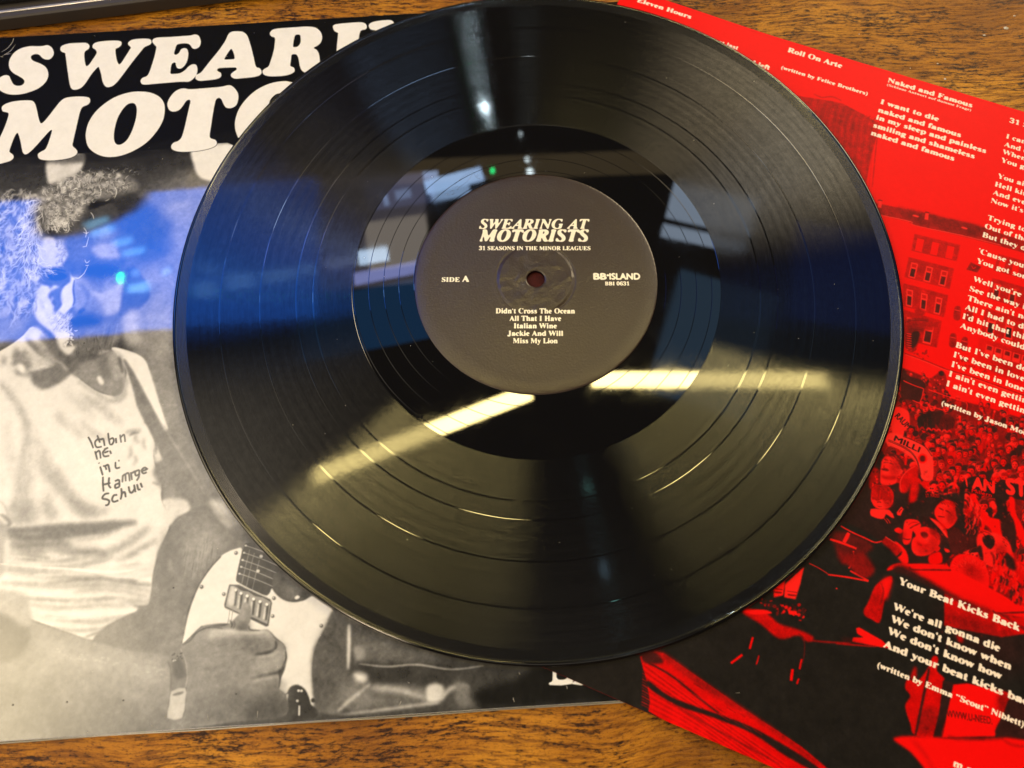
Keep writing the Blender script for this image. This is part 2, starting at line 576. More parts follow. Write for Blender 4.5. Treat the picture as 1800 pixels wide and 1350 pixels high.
    cv.fill(A([330, 1000, 420, 970, 560, 970, 610, 1000, 600, 1060, 540, 1100, 480, 1100, 440, 1140, 420, 1110, 380, 1090, 330, 1060]), 0.30, 2.5)
    cv.fill(A([460, 1190, 520, 1150, 530, 1250, 500, 1330, 470, 1280]), 0.34, 3)
    cv.fill(A([440, 1170, 520, 1130, 560, 1110, 520, 1170, 470, 1190]), 0.36, 3)
    cv.fill(B([620, 380, 720, 350, 860, 380, 920, 440, 880, 470, 740, 490, 540, 500, 600, 450]), 0.20, 5)          # mouth shade
    cv.stroke(B([690, 350, 720, 330, 745, 310]), 7, 0.12, 2)
    cv.fill(B([480, 360, 600, 350, 640, 400, 590, 470, 500, 500, 450, 470]), 0.80, 5)
    cv.fill(B([600, 520, 760, 490, 900, 450, 1000, 420, 990, 600, 960, 680, 760, 720, 640, 740, 560, 700, 610, 620]), 0.42, 5)   # neck
    cv.fill(B([920, 430, 1040, 410, 1000, 560, 960, 670, 880, 680, 900, 560]), 0.42, 5)
    for q in range(16):
        x = 870 + r.random() * 150
        cv.stroke(B([x, 660, x + 30, 560, x + 60, 440]), 3, 0.30 + .3 * r.random(), 1.2, .5)
    cv.fill(B([860, 690, 940, 680, 970, 700, 940, 745, 880, 730]), 0.55, 3)
    cv.stroke(B([860, 715, 910, 695, 960, 690]), 5, 0.7, 1.5)
    # eyes, brow, moustache and the edge of the cheek
    cv.fill(A([1096, 960, 1200, 960, 1320, 1180, 1200, 1330, 1050, 1400, 1062, 1280, 1090, 1100]), 0.24, 2.5)
    cv.fill(A([420, 1000, 470, 985, 560, 1000, 590, 1030, 540, 1062, 460, 1066, 424, 1046]), 0.10, 1.6)
    cv.stroke(A([430, 985, 500, 970, 580, 985]), 4, .12, 1.2)
    cv.fill(A([740, 965, 850, 930, 980, 935, 1045, 975, 960, 1025, 850, 1030, 780, 1010]), 0.10, 4)
    cv.stroke(A([800, 1150, 880, 1195, 980, 1170, 1070, 1080]), 6, .78, 2.5, .8)
    cv.stroke(A([690, 1090, 760, 1160, 770, 1260, 710, 1330]), 7, .36, 2.5, .8)
    cv.stroke(A([655, 1060, 645, 1140, 655, 1240, 640, 1290]), 3, .22, 1.0, .9)
    cv.stroke(A([515, 1340, 560, 1385, 610, 1350, 650, 1300]), 4, .30, 1.6, .8)
    cv.stroke(A([330, 1150, 360, 1250, 400, 1330, 450, 1420]), 5, .66, 2.5, .7)
    cv.fill(B([610, 410, 700, 385, 820, 400, 860, 430, 760, 450, 640, 460]), 0.10, 2.5)
    for q in range(60):
        x, y = r.uniform(480, 640), r.uniform(1340, 1500)
        cv.stroke(A([x, y, x - 10, y + 18, x - 26, y + 34]), r.uniform(.8, 1.8), r.choice([.35, .5, .9, .95]), .5, .7)
    for q in range(50):
        x, y = r.uniform(640, 900), r.uniform(1530, 1700)
        cv.stroke(A([x, y, x + 6, y + 18, x + 4, y + 34]), r.uniform(.8, 1.6), r.choice([.2, .3, .5, .55]), .6, .6)
    # background person patch right of the neck
    cv.fill(B([1060, 420, 1120, 340, 1200, 320, 1220, 420, 1250, 560, 1240, 620, 1160, 640, 1090, 580]), 0.70, 5)
    cv.fill(B([1000, 540, 1040, 520, 1050, 580, 1010, 610]), 0.62, 4)
    cv.fill(B([1160, 690, 1240, 690, 1260, 740, 1200, 760]), 0.55, 5)
    cv.ell(305, 675, 9, 7, 0, 0.55, 4)
    cv.ell(302, 748, 8, 6, 0, 0.50, 4)
    # chest skin
    cv.fill(B([620, 870, 700, 780, 870, 750, 960, 700, 1030, 720, 1070, 850, 1100, 960, 1080, 1050, 1000, 1090, 850, 1020, 700, 930]), 0.52, 3)
    cv.fill(B([860, 740, 960, 720, 950, 920, 900, 840]), 0.40, 6)
    cv.fill(B([960, 720, 1020, 740, 1060, 860, 1040, 960, 980, 880]), 0.62, 4)
    cv.fill(B([640, 860, 800, 800, 860, 900, 980, 1060, 850, 1010]), 0.58, 7)
    cv.fill(B([850, 920, 880, 900, 915, 960, 890, 990, 860, 960]), 0.90, 2)
    # shirt
    shirt = [(-80, 640), (0, 617), (40, 590), (58, 575), (80, 590), (110, 628), (135, 665), (170, 690), (198, 695), (213, 690), (222, 640),
             (240, 612), (255, 625), (275, 690), (288, 745), (275, 800), (272, 830), (282, 850), (285, 885), (296, 915), (288, 950), (272, 1000),
             (268, 1030), (262, 1064), (230, 1080), (190, 1100), (163, 1126), (120, 1112), (60, 1090), (20, 1060), (-80, 1040)]
    cv.fill([(-80, 650), (0, 617), (40, 590), (57, 574), (80, 592), (105, 628), (124, 650), (128, 655), (165, 685), (195, 695), (215, 690), (222, 640),
             (196, 614), (210, 612), (252, 630), (268, 678), (290, 750), (270, 790), (274, 822), (284, 850), (284, 880), (299, 915), (287, 955),
             (271, 1000), (267, 1040), (262, 1064), (230, 1080), (190, 1100), (163, 1126), (120, 1112), (60, 1090), (0, 1062), (-80, 1050)], 0.91, 1.0, n=3)
    cv.fill(B([1000, 670, 1130, 700, 1260, 750, 1320, 870, 1400, 1130, 1470, 1370, 1400, 1330, 1280, 1120, 1120, 860]), 0.94, 1.6)
    cv.fill(C([1390, 0, 1460, 30, 1470, 80, 1420, 60]), 0.9, 1.5)
    cv.fill(C([1340, 150, 1380, 160, 1440, 290, 1450, 360, 1380, 380, 1350, 330]), 0.84, 3)
    # neckline
    cv.fill(B([620, 870, 700, 790, 870, 760, 965, 700, 1030, 725, 1068, 850, 1100, 960, 1070, 1060, 1000, 1085, 850, 1010, 700, 930]), 0.55, 2.2)
    cv.fill(B([870, 750, 965, 720, 940, 930, 890, 850]), 0.42, 6)
    cv.fill(B([965, 710, 1025, 740, 1055, 860, 1030, 960, 975, 880]), 0.64, 4)
    cv.fill(B([850, 920, 880, 905, 915, 960, 895, 985, 865, 960]), 0.92, 1.8)
    cv.stroke(B([970, 680, 1050, 720, 1075, 800, 1085, 900, 1110, 960, 1080, 1070, 1000, 1095]), 9, 0.72, 2.2, .8)
    cv.stroke(B([1045, 730, 1065, 820, 1075, 880]), 6, 0.36, 2, .8)
    cv.stroke(B([680, 950, 820, 1040, 960, 1120, 1060, 1110, 1110, 1060]), 7, 0.66, 3, .8)
    cv.stroke(B([720, 1080, 800, 1120, 900, 1180, 1000, 1280, 1080, 1320]), 12, 0.62, 5, .75)
    cv.stroke(B([580, 1000, 640, 1100, 760, 1200, 880, 1300]), 12, 0.74, 6, .6)
    # collar and the shade of the head on the shirt
    cv.fill(B([230, 560, 320, 470, 400, 560, 480, 640, 560, 710, 640, 740, 560, 800, 420, 740, 300, 650]), 0.62, 4)
    cv.fill(B([230, 550, 310, 480, 390, 560, 440, 650, 380, 640, 290, 600]), 0.88, 4)
    cv.stroke(B([245, 590, 330, 690, 450, 790, 540, 830]), 10, 0.45, 3, .9)
    cv.stroke(B([360, 560, 480, 650, 560, 720, 680, 750]), 22, 0.44, 4, .9)
    cv.fill(B([240, 860, 330, 850, 440, 820, 520, 790, 600, 850, 700, 760, 640, 860, 560, 940, 480, 990, 380, 1025, 310, 990, 270, 930]), 0.46, 3.2)
    cv.fill(B([540, 740, 720, 740, 860, 740, 740, 790, 620, 870, 560, 800]), 0.40, 3)
    cv.fill(B([200, 650, 290, 700, 420, 760, 480, 800, 350, 830, 260, 860, 200, 800]), 0.80, 4)
    cv.fill(B([180, 780, 240, 740, 280, 800, 240, 860, 200, 830]), 0.50, 4)
    cv.stroke(B([110, 820, 180, 740, 230, 690]), 13, 0.52, 4, .85)
    cv.fill(B([125, 670, 150, 660, 200, 720, 150, 770, 110, 750]), 0.55, 4)
    cv.fill(B([20, 740, 45, 730, 50, 800, 20, 810]), 0.60, 3.5)
    cv.fill(B([120, 850, 180, 850, 270, 900, 240, 910, 150, 890]), 0.58, 4)
    cv.fill(B([165, 800, 210, 820, 215, 880, 170, 860]), 0.95, 2.5)
    # vest strap of the guitar
    cv.fill(B([1085, 770, 1130, 800, 1250, 1010, 1420, 1330, 1560, 1600, 1800, 2000, 1900, 2160, 1730, 2080, 1640, 2060, 1560, 1920,
               1450, 1700, 1380, 1520, 1290, 1340, 1210, 1180, 1160, 990]), 0.46, 1.6)
    cv.stroke(C([1440, 40, 1520, 180, 1660, 400, 1800, 640]), 3.5, 0.60, 1.5, .9)
    cv.stroke(C([1270, 0, 1330, 60, 1370, 170, 1370, 290]), 5, 0.42, 2, .9)
    cv.fill(C([1390, 360, 1470, 350, 1540, 560, 1620, 700, 1440, 690, 1420, 600, 1350, 460]), 0.50, 3)
    cv.fill(C([1430, 690, 1620, 690, 1670, 790, 1560, 850, 1500, 920, 1450, 880, 1440, 780]), 0.84, 2.5)
    cv.fill(D([640, 0, 700, 60, 790, 80, 870, 160, 880, 210, 790, 240, 720, 180]), 0.66, 5)
    cv.fill(D([640, 0, 760, 10, 820, 120, 740, 110, 690, 80]), 0.82, 4)
    # sleeve of the shirt, arm hole
    cv.stroke(C([0, -340, 120, -190, 200, -60, 235, 60, 225, 200, 190, 400, 160, 600, 110, 800]), 9, 0.60, 4.5, .8, taper=.8)
    cv.fill(C([215, 0, 270, 60, 300, 260, 290, 520, 230, 680, 190, 700, 160, 620, 210, 380, 235, 180]), 0.70, 8, .8)
    cv.fill(C([180, 640, 300, 700, 330, 780, 300, 900, 120, 900, 90, 860, 130, 740]), 0.62, 8, .9)
    cv.stroke(C([60, 0, 80, 240, 130, 400, 140, 560]), 14, 0.78, 6, .7)
    cv.stroke(C([-10, 700, 50, 760, 85, 880]), 4, 0.74, 2, .8)
    cv.fill(C([-60, 860, 0, 880, 60, 920, 95, 880, 60, 980, 40, 1150, 20, 1350, -60, 1350]), 0.66, 3)
    cv.stroke(C([0, 820, 50, 850, 92, 900, 60, 925]), 6, 0.50, 2, .8)
    # folds of the shirt
    F = [([60, 960, 260, 960, 520, 940, 800, 930, 1000, 910, 1200, 890], 15, .52, 4), ([60, 1000, 260, 1030, 420, 1020, 620, 980, 860, 965, 1060, 915], 22, .50, 6),
         ([80, 1080, 240, 1110, 380, 1080, 520, 1060, 620, 1100], 20, .58, 6), ([200, 1200, 420, 1215, 600, 1200, 760, 1170, 900, 1160, 930, 1190], 14, .60, 4),
         ([60, 1180, 200, 1180, 330, 1130, 540, 1130, 700, 1160, 860, 1140], 16, .66, 7), ([350, 1290, 560, 1290, 700, 1270, 860, 1230, 1000, 1200], 9, .74, 4),
         ([900, 1180, 1000, 1130, 1120, 1080, 1240, 990, 1330, 930], 12, .72, 6), ([1050, 1230, 1180, 1160, 1300, 1090, 1400, 1040], 9, .74, 5),
         ([450, 420, 540, 560, 600, 660, 720, 780, 880, 800], 18, .70, 8), ([350, 300, 440, 480, 560, 600], 20, .78, 9), ([400, 640, 420, 780, 500, 850], 18, .74, 8),
         ([600, 640, 700, 740, 760, 800, 940, 790], 14, .70, 7), ([300, 140, 420, 360, 520, 500], 12, .84, 8),
         ([700, 0, 840, 120, 960, 160], 8, .80, 6), ([480, -80, 620, 60, 740, 140], 9, .82, 7), ([1340, 540, 1400, 560], 6, .50, 2.5)]
    for p, w, v, s in F:
        cv.stroke(C(p), w, v - .14, s * .8, .9)
    F2 = [([0, 1255, 300, 1285, 560, 1300, 1000, 1330, 1240, 1290], 5, 1.0, 1.5), ([0, 1285, 300, 1330, 600, 1370, 900, 1400], 15, .72, 6),
          ([400, 1440, 620, 1400, 860, 1380, 1000, 1400, 1330, 1430], 8, .62, 3.5), ([0, 1420, 300, 1440, 600, 1450, 1000, 1440, 1330, 1500], 8, .70, 4),
          ([60, 1550, 400, 1570, 700, 1580, 1000, 1560, 1330, 1600], 7, .66, 3), ([100, 1590, 500, 1640, 900, 1620, 1200, 1600, 1320, 1570], 8, .72, 4),
          ([300, 1720, 600, 1750, 900, 1760, 1130, 1700], 8, .66, 4), ([330, 1800, 620, 1840, 860, 1830, 1000, 1790], 6, .68, 3),
          ([640, 1500, 900, 1480, 1100, 1500, 1300, 1560], 8, .78, 4), ([1000, 1200, 1150, 1260, 1310, 1300], 8, .80, 5),
          ([750, 1900, 830, 1870, 900, 1850], 5, .6, 2), ([1040, 1400, 1180, 1420, 1330, 1440], 6, .56, 3), ([1150, 1600, 1250, 1640, 1310, 1620], 7, .50, 3)]
    for p, w, v, s in F2:
        cv.stroke(C(p), w, v - .14 if v < .9 else v, s * .75, .9)
    for q in range(60):
        x, y = r.uniform(80, 1250), r.uniform(1040, 1800)
        l = r.uniform(120, 380)
        sl = r.uniform(-.16, .12)
        cv.stroke(C([x, y, x + l * .5, y + l * .5 * sl + r.uniform(-18, 18), min(x + l, 1320), y + l * sl]), r.uniform(2.5, 7), r.choice([.76, .80, .99, 1.0]), r.uniform(1.5, 3.5), .5)
    # lettering on the shirt, hand drawn letter by letter
    ink = 0.12
    L = [[775, 140, 800, 185, 820, 240], [900, 165, 860, 160, 835, 190, 850, 230, 895, 225], [855, 125, 870, 170, 880, 190], [870, 170, 905, 155, 915, 190, 920, 220],
         [950, 105, 955, 150, 965, 205], [960, 165, 990, 150, 1000, 175, 985, 205, 965, 205], [1018, 150, 1022, 195], [1055, 120, 1065, 190], [1062, 145, 1090, 120, 1100, 185],
         [835, 265, 855, 340], [840, 285, 865, 262, 878, 275, 885, 330], [925, 250, 905, 275, 915, 310, 960, 305], [915, 280, 955, 265], [950, 235, 915, 250], [965, 260, 978, 290],
         [880, 400, 903, 478], [905, 395, 925, 400, 935, 430], [920, 400, 945, 385, 955, 400, 965, 450], [868, 368, 872, 374], [1015, 360, 1015, 400, 1025, 415, 1055, 408], [1040, 350, 1050, 348],
         [905, 490, 905, 560, 910, 620], [960, 495, 955, 560, 975, 590], [905, 560, 970, 545], [1010, 530, 1045, 520, 1050, 580], [1045, 550, 1015, 560, 1015, 590, 1050, 578],
         [1080, 475, 1075, 540], [1075, 490, 1100, 470, 1105, 530], [1100, 470, 1130, 460, 1140, 530], [1150, 450, 1160, 520], [1155, 460, 1190, 440],
         [1225, 430, 1190, 445, 1195, 480, 1230, 465], [1225, 430, 1220, 490, 1200, 525], [1300, 425, 1270, 410, 1245, 435, 1260, 460, 1290, 450], [1250, 440, 1290, 425],
         [960, 635, 920, 645, 900, 680, 940, 690, 960, 705, 950, 735, 925, 742], [1030, 650, 1000, 655, 985, 690, 1000, 710, 1040, 698], [1065, 590, 1070, 640, 1060, 690],
         [1068, 640, 1095, 625, 1105, 670], [1130, 575, 1140, 620, 1160, 630, 1180, 600], [1178, 560, 1190, 625], [1205, 555, 1215, 600, 1235, 600], [1235, 545, 1250, 585]]
    for q, p in enumerate(L):
        w = 3.0 if p[1] < 400 else 3.4
        if len(p) == 4:
            p = [p[0], p[1], (p[0] + p[2]) / 2, (p[1] + p[3]) / 2, p[2], p[3]]
        cv.stroke(C(p), w, ink + (.2 if p[0] > 1040 and p[1] < 520 else 0), .35, .95, taper=.8)
    cv.stroke(C([1105, 105, 1170, 90, 1240, 80]), 8, .62, 3, .9)
    cv.stroke(C([1140, 130, 1160, 110, 1220, 100]), 4, .40, 2, .8)
    for p in ([1200, 120, 1190, 160, 1230, 200], [1270, 150, 1260, 200, 1280, 250], [1140, 220, 1150, 280, 1130, 330], [1180, 300, 1200, 350, 1170, 380]):
        cv.stroke(C(p), 5, .62, 2.5, .8)
    # jeans / body behind the guitar
    cv.fill(D([-240, 240, 0, 970, 110, 910, 160, 500, 300, 300, 60, 1350, -1200, 1300, -1200, 1000, -400, 1200]), 0.45, 4, 0)
    cv.fill([(163, 1126), (190, 1098), (230, 1078), (262, 1062), (275, 1000), (330, 1020), (320, 1140), (300, 1150), (240, 1145), (200, 1136)], 0.44, 2, n=3)
    # guitar
    cv.fill(D([470, 95, 400, 130, 330, 190, 290, 260, 240, 340, 190, 440, 165, 560, 150, 640, 145, 760, 130, 840, 100, 920, 0, 980, 0, 1350, 380, 1400,
               420, 1180, 450, 960, 560, 740, 700, 540, 860, 430, 960, 430, 1010, 380, 900, 345, 840, 310, 760, 220, 700, 150, 600, 40]), 0.44, 1.6)
    cv.fill(D([440, 290, 560, 260, 700, 280, 780, 360, 760, 450, 640, 560, 540, 640, 460, 560, 400, 420]), 0.56, 13)
    cv.fill(D([250, 300, 330, 240, 330, 440, 300, 700, 240, 860, 200, 700, 220, 480]), 0.40, 8, .8)
    for q in range(90):
        x, y = r.uniform(420, 720), r.uniform(300, 620)
        cv.stroke(D([x, y, x - 6, y + 40, x - 18, y + r.uniform(60, 130)]), r.uniform(.8, 2), r.choice([.30, .56, .6]), .8, .45)
    cv.fill(D([280, 520, 300, 510, 310, 590, 295, 620, 280, 580]), 0.56, 2.5)
    cv.fill(D([150, 840, 200, 760, 240, 850, 200, 900]), 0.44, 6)
    # pickguard
    cv.fill(D([930, 430, 870, 424, 800, 450, 740, 490, 650, 590, 560, 720, 500, 850, 455, 980, 425, 1110, 395, 1255, 470, 1200, 560, 1110, 600, 1100,
               800, 1080, 1000, 1150, 1150, 1140, 1220, 1200, 1310, 1290, 1310, 1450, 1270, 1560, 1230, 1660, 1310, 1700, 1350, 1640, 1420, 1620, 1500, 1700,
               1530, 1790, 1580, 1800, 1560, 1650, 1545, 1500, 1560, 1350, 1600, 1230, 1680, 1100, 1730, 970, 1640, 900, 1530, 830,
               1480, 870, 1380, 890, 1290, 870, 1220, 810, 1190, 770, 1160, 820, 1100, 820, 900, 720, 878, 690, 885, 640]), 0.93, 0.9, n=3)
    cv.stroke(D([395, 1255, 425, 1110, 455, 980, 500, 850, 560, 720, 650, 590, 740, 490]), 2.2, .2, .8, .8, taper=1)
    # fretboard end
    cv.fill(D([935, 430, 1010, 370, 1300, 600, 1260, 640, 1215, 700, 1180, 770, 1160, 820, 1110, 825, 900, 720, 880, 690, 890, 620]), 0.27, 0.8, n=2)
    for q, (x, y) in enumerate(((960, 395), (945, 458), (932, 522), (920, 582), (905, 642))):
        cv.stroke(D([x, y, x + 150, y + 52, x + 300, y + 115]), 1.3, .75, .5, .9, taper=1)
        cv.ell(*D([x, y])[0], 2.2, 1.8, 0, .8, .5)
    for x, y in ((995, 430), (1035, 460), (1080, 520)):
        cv.stroke(D([x, y, x - 35, y + 140, x - 70, y + 300]), 1.2, .62, .5, .8, taper=1)
    cv.ell(*D([1095, 490])[0], 3.2, 3.0, 0, .85, .6)
    cv.ell(*D([1068, 618])[0], 3.2, 3.0, 0, .85, .6)
    cv.stroke(D([900, 735, 1000, 780, 1150, 850]), 1.5, .8, .5, .9, taper=1)
    # horn of the body
    cv.fill(D([1215, 640, 1330, 650, 1540, 800, 1500, 860, 1400, 888, 1300, 870, 1230, 820, 1195, 760]), 0.33, 1.2)
    cv.fill(D([1280, 760, 1400, 760, 1440, 820, 1350, 860]), 0.46, 5)
    cv.fill(D([1390, 850, 1415, 832, 1435, 848, 1415, 866, 1395, 866]), 0.95, .8)
    # bridge pickup
    cv.fill(D([815, 738, 900, 740, 1000, 790, 1180, 870, 1190, 900, 1160, 1100, 1140, 1108, 1010, 1045, 905, 1000, 775, 940, 770, 915]), 0.32, .7, n=1)
    cv.fill(D([825, 750, 880, 760, 920, 790, 985, 800, 1040, 840, 1110, 850, 1180, 890, 1150, 1085, 1030, 1030, 900, 985, 785, 930]), 0.62, .6, n=1)
    for x, y in ((870, 785), (918, 815), (972, 838), (1028, 865), (1085, 888), (1145, 912)):
        cv.stroke(D([x + 8, y, x + 2, y + 60, x - 8, y + 140]), 4.2, .24, .9, .85, taper=.9)
        cv.stroke(D([x - 14, y + 20, x - 20, y + 70, x - 28, y + 130]), 3.2, .92, .9, .8, taper=.9)
        cv.ell(*D([x, y])[0], 2.8, 2.8, 0, .96, .5)
    cv.fill(D([832, 760, 866, 780, 850, 920, 800, 905]), .85, 1.5)
    for x, y in ((875, 460), (572, 758), (768, 822), (1208, 858), (1196, 1015), (1625, 1100)):
        cv.ell(*D([x, y])[0], 3.3, 3.3, 0, .35, .7)
        cv.ell(*D([x - 5, y - 5])[0], 1.6, 1.6, 0, .8, .5)
    for x in (812, 838):
        cv.stroke(D([x + 8, 960, x, 1020, x - 10, 1080]), 1.4, .6, .4, .9, taper=1)
    # dark body edge and its lit side, control plate
    cv.fill(E([1720, 120, 1800, 150, 2000, 220, 2050, 700, 1950, 1000, 1600, 1010, 1560, 880, 1545, 700, 1560, 520, 1600, 380, 1680, 230]), 0.44, 1.6)
    cv.fill(E([1740, 200, 1900, 260, 1900, 600, 1780, 900, 1680, 900, 1600, 700, 1620, 480]), 0.45, 9)
    cv.fill(E([1760, 520, 1880, 560, 1860, 760, 1760, 700]), 0.30, 10)
    cv.fill(E([1330, 1040, 1330, 880, 1370, 800, 1420, 775, 1480, 810, 1520, 900, 1540, 960, 1600, 990, 1560, 1060]), 0.22, 1.2)
    cv.stroke(E([1325, 850, 1315, 940, 1308, 1030]), 4, .95, .7, taper=.9)
    cv.stroke(E([1430, 950, 1430, 1000, 1428, 1040]), 3, .9, .6, taper=.9)
    for x, y in ((1424, 820), (1450, 822), (1413, 910)):
        cv.ell(*E([x, y])[0], 2.4, 2.4, 0, .92, .6)
    cv.ell(*E([1553, 905])[0], 4, 4, 0, .2, .8)
    # knee and things on the floor at lower right
    cv.fill(G([560, 530, 650, 580, 640, 800, 620, 900, 500, 1060, 470, 1040, 450, 900, 450, 740, 500, 640]), 0.36, 3)
    cv.fill(G([650, 560, 1350, 760, 1350, 1100, 600, 1100, 620, 900, 640, 780]), 0.28, 4, n=1)
    cv.fill(G([660, 600, 760, 640, 900, 700, 1100, 760, 1000, 800, 800, 800, 680, 780]), 0.42, 9)
    cv.fill(G([610, 900, 760, 880, 1000, 900, 1060, 1010, 900, 1020, 640, 1050]), 0.50, 8)
    cv.fill(G([690, 800, 1000, 800, 1350, 820, 1350, 900, 1100, 920, 860, 905, 740, 890]), 0.24, 4)
    cv.stroke(G([640, 590, 640, 700, 636, 830]), 6, .9, 1.5)
    cv.fill(G([665, 710, 715, 710, 720, 770, 680, 780]), .62, 3)
    cv.stroke(G([690, 800, 840, 815, 1000, 805, 1180, 830, 1350, 810]), 3, .72, 1.2, .9)
    cv.fill(G([665, 850, 720, 850, 740, 880, 720, 900, 680, 890]), .9, 3)
    cv.stroke(G([580, 1050, 660, 980, 755, 905]), 7, .70, 2)
    cv.stroke(G([770, 930, 900, 940, 1040, 985]), 9, .78, 3)
    cv.stroke(G([750, 960, 900, 980, 1030, 1005]), 9, .35, 4)
    cv.fill(G([1050, 920, 1130, 910, 1140, 980, 1060, 1010]), .85, 2.5)
    cv.stroke(G([1120, 990, 1180, 930, 1270, 920]), 8, .72, 2.5)
    cv.fill(G([640, 1060, 1080, 1000, 1100, 1000, 1110, 1012, 900, 1040, 640, 1070]), .72, 1.5)
    cv.fill(G([1200, 900, 1260, 910, 1300, 1010, 1220, 1015]), .5, 4)
    # forearm and hand
    cv.fill([(-80, 1060), (0, 1066), (55, 1092), (120, 1112), (165, 1126), (230, 1143), (275, 1148), (300, 1154), (312, 1168), (322, 1200),
             (322, 1260), (322, 1310), (-80, 1330)], 0.52, 1.6, n=3)
    cv.fill([(100, 1125), (200, 1146), (290, 1160), (300, 1200), (200, 1190), (60, 1150)], 0.60, 7)
    cv.fill([(-60, 1180), (60, 1200), (200, 1240), (300, 1250), (300, 1310), (-60, 1320)], 0.38, 16)
    cv.fill([(-60, 1068), (10, 1075), (45, 1100), (52, 1122), (38, 1150), (10, 1164), (-60, 1170)], 0.30, 4)
    cv.fill([(-60, 1040), (30, 1040), (50, 1060), (56, 1090), (40, 1100), (0, 1075), (-60, 1065)], 0.62, 4)
    for q in range(50):
        x = r.uniform(100, 290)
        cv.ell(x, 1122 + (x - 100) * .19 + r.uniform(18, 30), r.uniform(1, 3.5), r.uniform(.7, 1.6), .3, .78, .8, .5)
    hand = E([390, 430, 440, 390, 520, 310, 580, 260, 640, 245, 720, 262, 800, 240, 870, 180, 910, 130, 940, 60, 960, 40, 985, 60, 1010, 100, 1000, 210,
              980, 240, 985, 290, 1080, 290, 1150, 285, 1200, 340, 1230, 375, 1290, 410, 1312, 480, 1310, 560, 1270, 630, 1245, 650, 1258, 720, 1250, 800,
              1310, 860, 1305, 1040, 900, 1090, 400, 1140, 430, 1000, 440, 700, 420, 560])
    cv.fill(hand, 0.54, 1.0, n=3)
    cv.fill(E([640, 300, 800, 290, 1000, 300, 1140, 295, 1190, 340, 1060, 330, 900, 330, 720, 350, 640, 360]), .80, 4)
    cv.fill(E([520, 330, 640, 260, 760, 270, 640, 300, 560, 400]), .58, 5)
    cv.fill(E([900, 360, 1060, 370, 1180, 400, 1220, 440, 1180, 480, 1040, 480, 920, 430]), .42, 6)
    cv.stroke(E([1040, 500, 1140, 490, 1220, 450, 1225, 380]), 5, .10, 1.4)
    cv.stroke(E([1000, 720, 1120, 690, 1240, 660, 1270, 630]), 5, .10, 1.5)
    for q in range(80):
        x, y = r.uniform(480, 1150), r.uniform(330, 900)
        cv.stroke(E([x, y, x + 30, y - 6, x + 70, y - 18]), r.uniform(.8, 2), r.choice([.36, .40, .62, .58]), 1.2, .45)
    for x, y in ((1215, 440), (1292, 560), (1240, 740)):
        cv.stroke(E([x, y - 50, x + 14, y, x, y + 50]), 2, .74, 1.2, .8)
    cv.fill(E([1220, 400, 1290, 420, 1305, 500, 1250, 600, 1150, 640, 1000, 660, 1040, 600, 1200, 520]), .60, 5)
    cv.fill(E([980, 720, 1100, 700, 1230, 690, 1240, 780, 1100, 800, 960, 790]), .56, 5)
    cv.stroke(E([560, 640, 700, 630, 800, 600, 860, 530]), 5, .38, 3, .8)
    cv.stroke(E([600, 720, 720, 690, 840, 650]), 5, .40, 3, .8)
    cv.stroke(E([560, 660, 720, 650, 850, 560]), 4, .66, 2.5, .7)
    cv.stroke(E([620, 800, 720, 760, 900, 740]), 5, .62, 3, .6)
    cv.fill(E([500, 820, 900, 800, 1250, 800, 1300, 1040, 700, 1100, 450, 1080]), .40, 12)
    cv.fill(E([1000, 940, 1300, 900, 1300, 1060, 1000, 1080]), .27, 8)
    cv.stroke(E([920, 170, 940, 110, 965, 60]), 7, .62, 3)
    cv.fill(E([880, 250, 990, 230, 980, 290, 900, 300]), .34, 4)
    cv.stroke(E([820, 200, 840, 240, 830, 270]), 3, .25, 1.2)
    cv.stroke(E([855, 210, 865, 240, 850, 275]), 2, .28, 1)
    for p, w in (([480, 350, 560, 290, 650, 262, 760, 275], 3), ([1220, 385, 1228, 430, 1215, 460], 3.5), ([1310, 470, 1314, 540, 1275, 625], 3),
                 ([1250, 655, 1262, 720, 1250, 800], 3), ([985, 250, 1000, 285, 1090, 292], 3), ([400, 420, 470, 380, 520, 320], 2.5)):
        cv.stroke(E(p), w, .20, .9, .75)
    cv.stroke(E([640, 300, 800, 296, 1000, 312, 1140, 300]), 4, .9, 1.4, .7)
    cv.stroke(E([1060, 520, 1160, 515, 1270, 470]), 4, .74, 1.6, .7)
    cv.stroke(E([1010, 745, 1120, 715, 1235, 695]), 4, .70, 1.6, .7)
    # bracelet
    cv.fill(E([290, 500, 350, 470, 400, 470, 430, 560, 440, 700, 430, 800, 310, 830, 300, 700, 300, 580]), .48, 1.6)
    cv.fill(E([330, 540, 400, 560, 420, 700, 340, 710, 320, 600]), .30, 2.5)
    cv.stroke(E([385, 450, 430, 560, 445, 700, 430, 790]), 2, .64, .8, taper=1)
    cv.stroke(E([275, 560, 300, 640, 300, 800, 270, 1040]), 2, .30, 1.2, .7, taper=1)
    cv.fill(E([310, 825, 430, 795, 430, 900, 400, 1060, 270, 1060, 290, 940]), .74, 1.3, n=2)
    cv.fill(E([320, 850, 410, 825, 400, 850, 330, 865]), .40, 1.2)
    for q in range(16):
        cv.ell(*E([r.uniform(310, 400), r.uniform(490, 560)])[0], 1.6, 1.4, 0, r.choice([.2, .8]), .6)
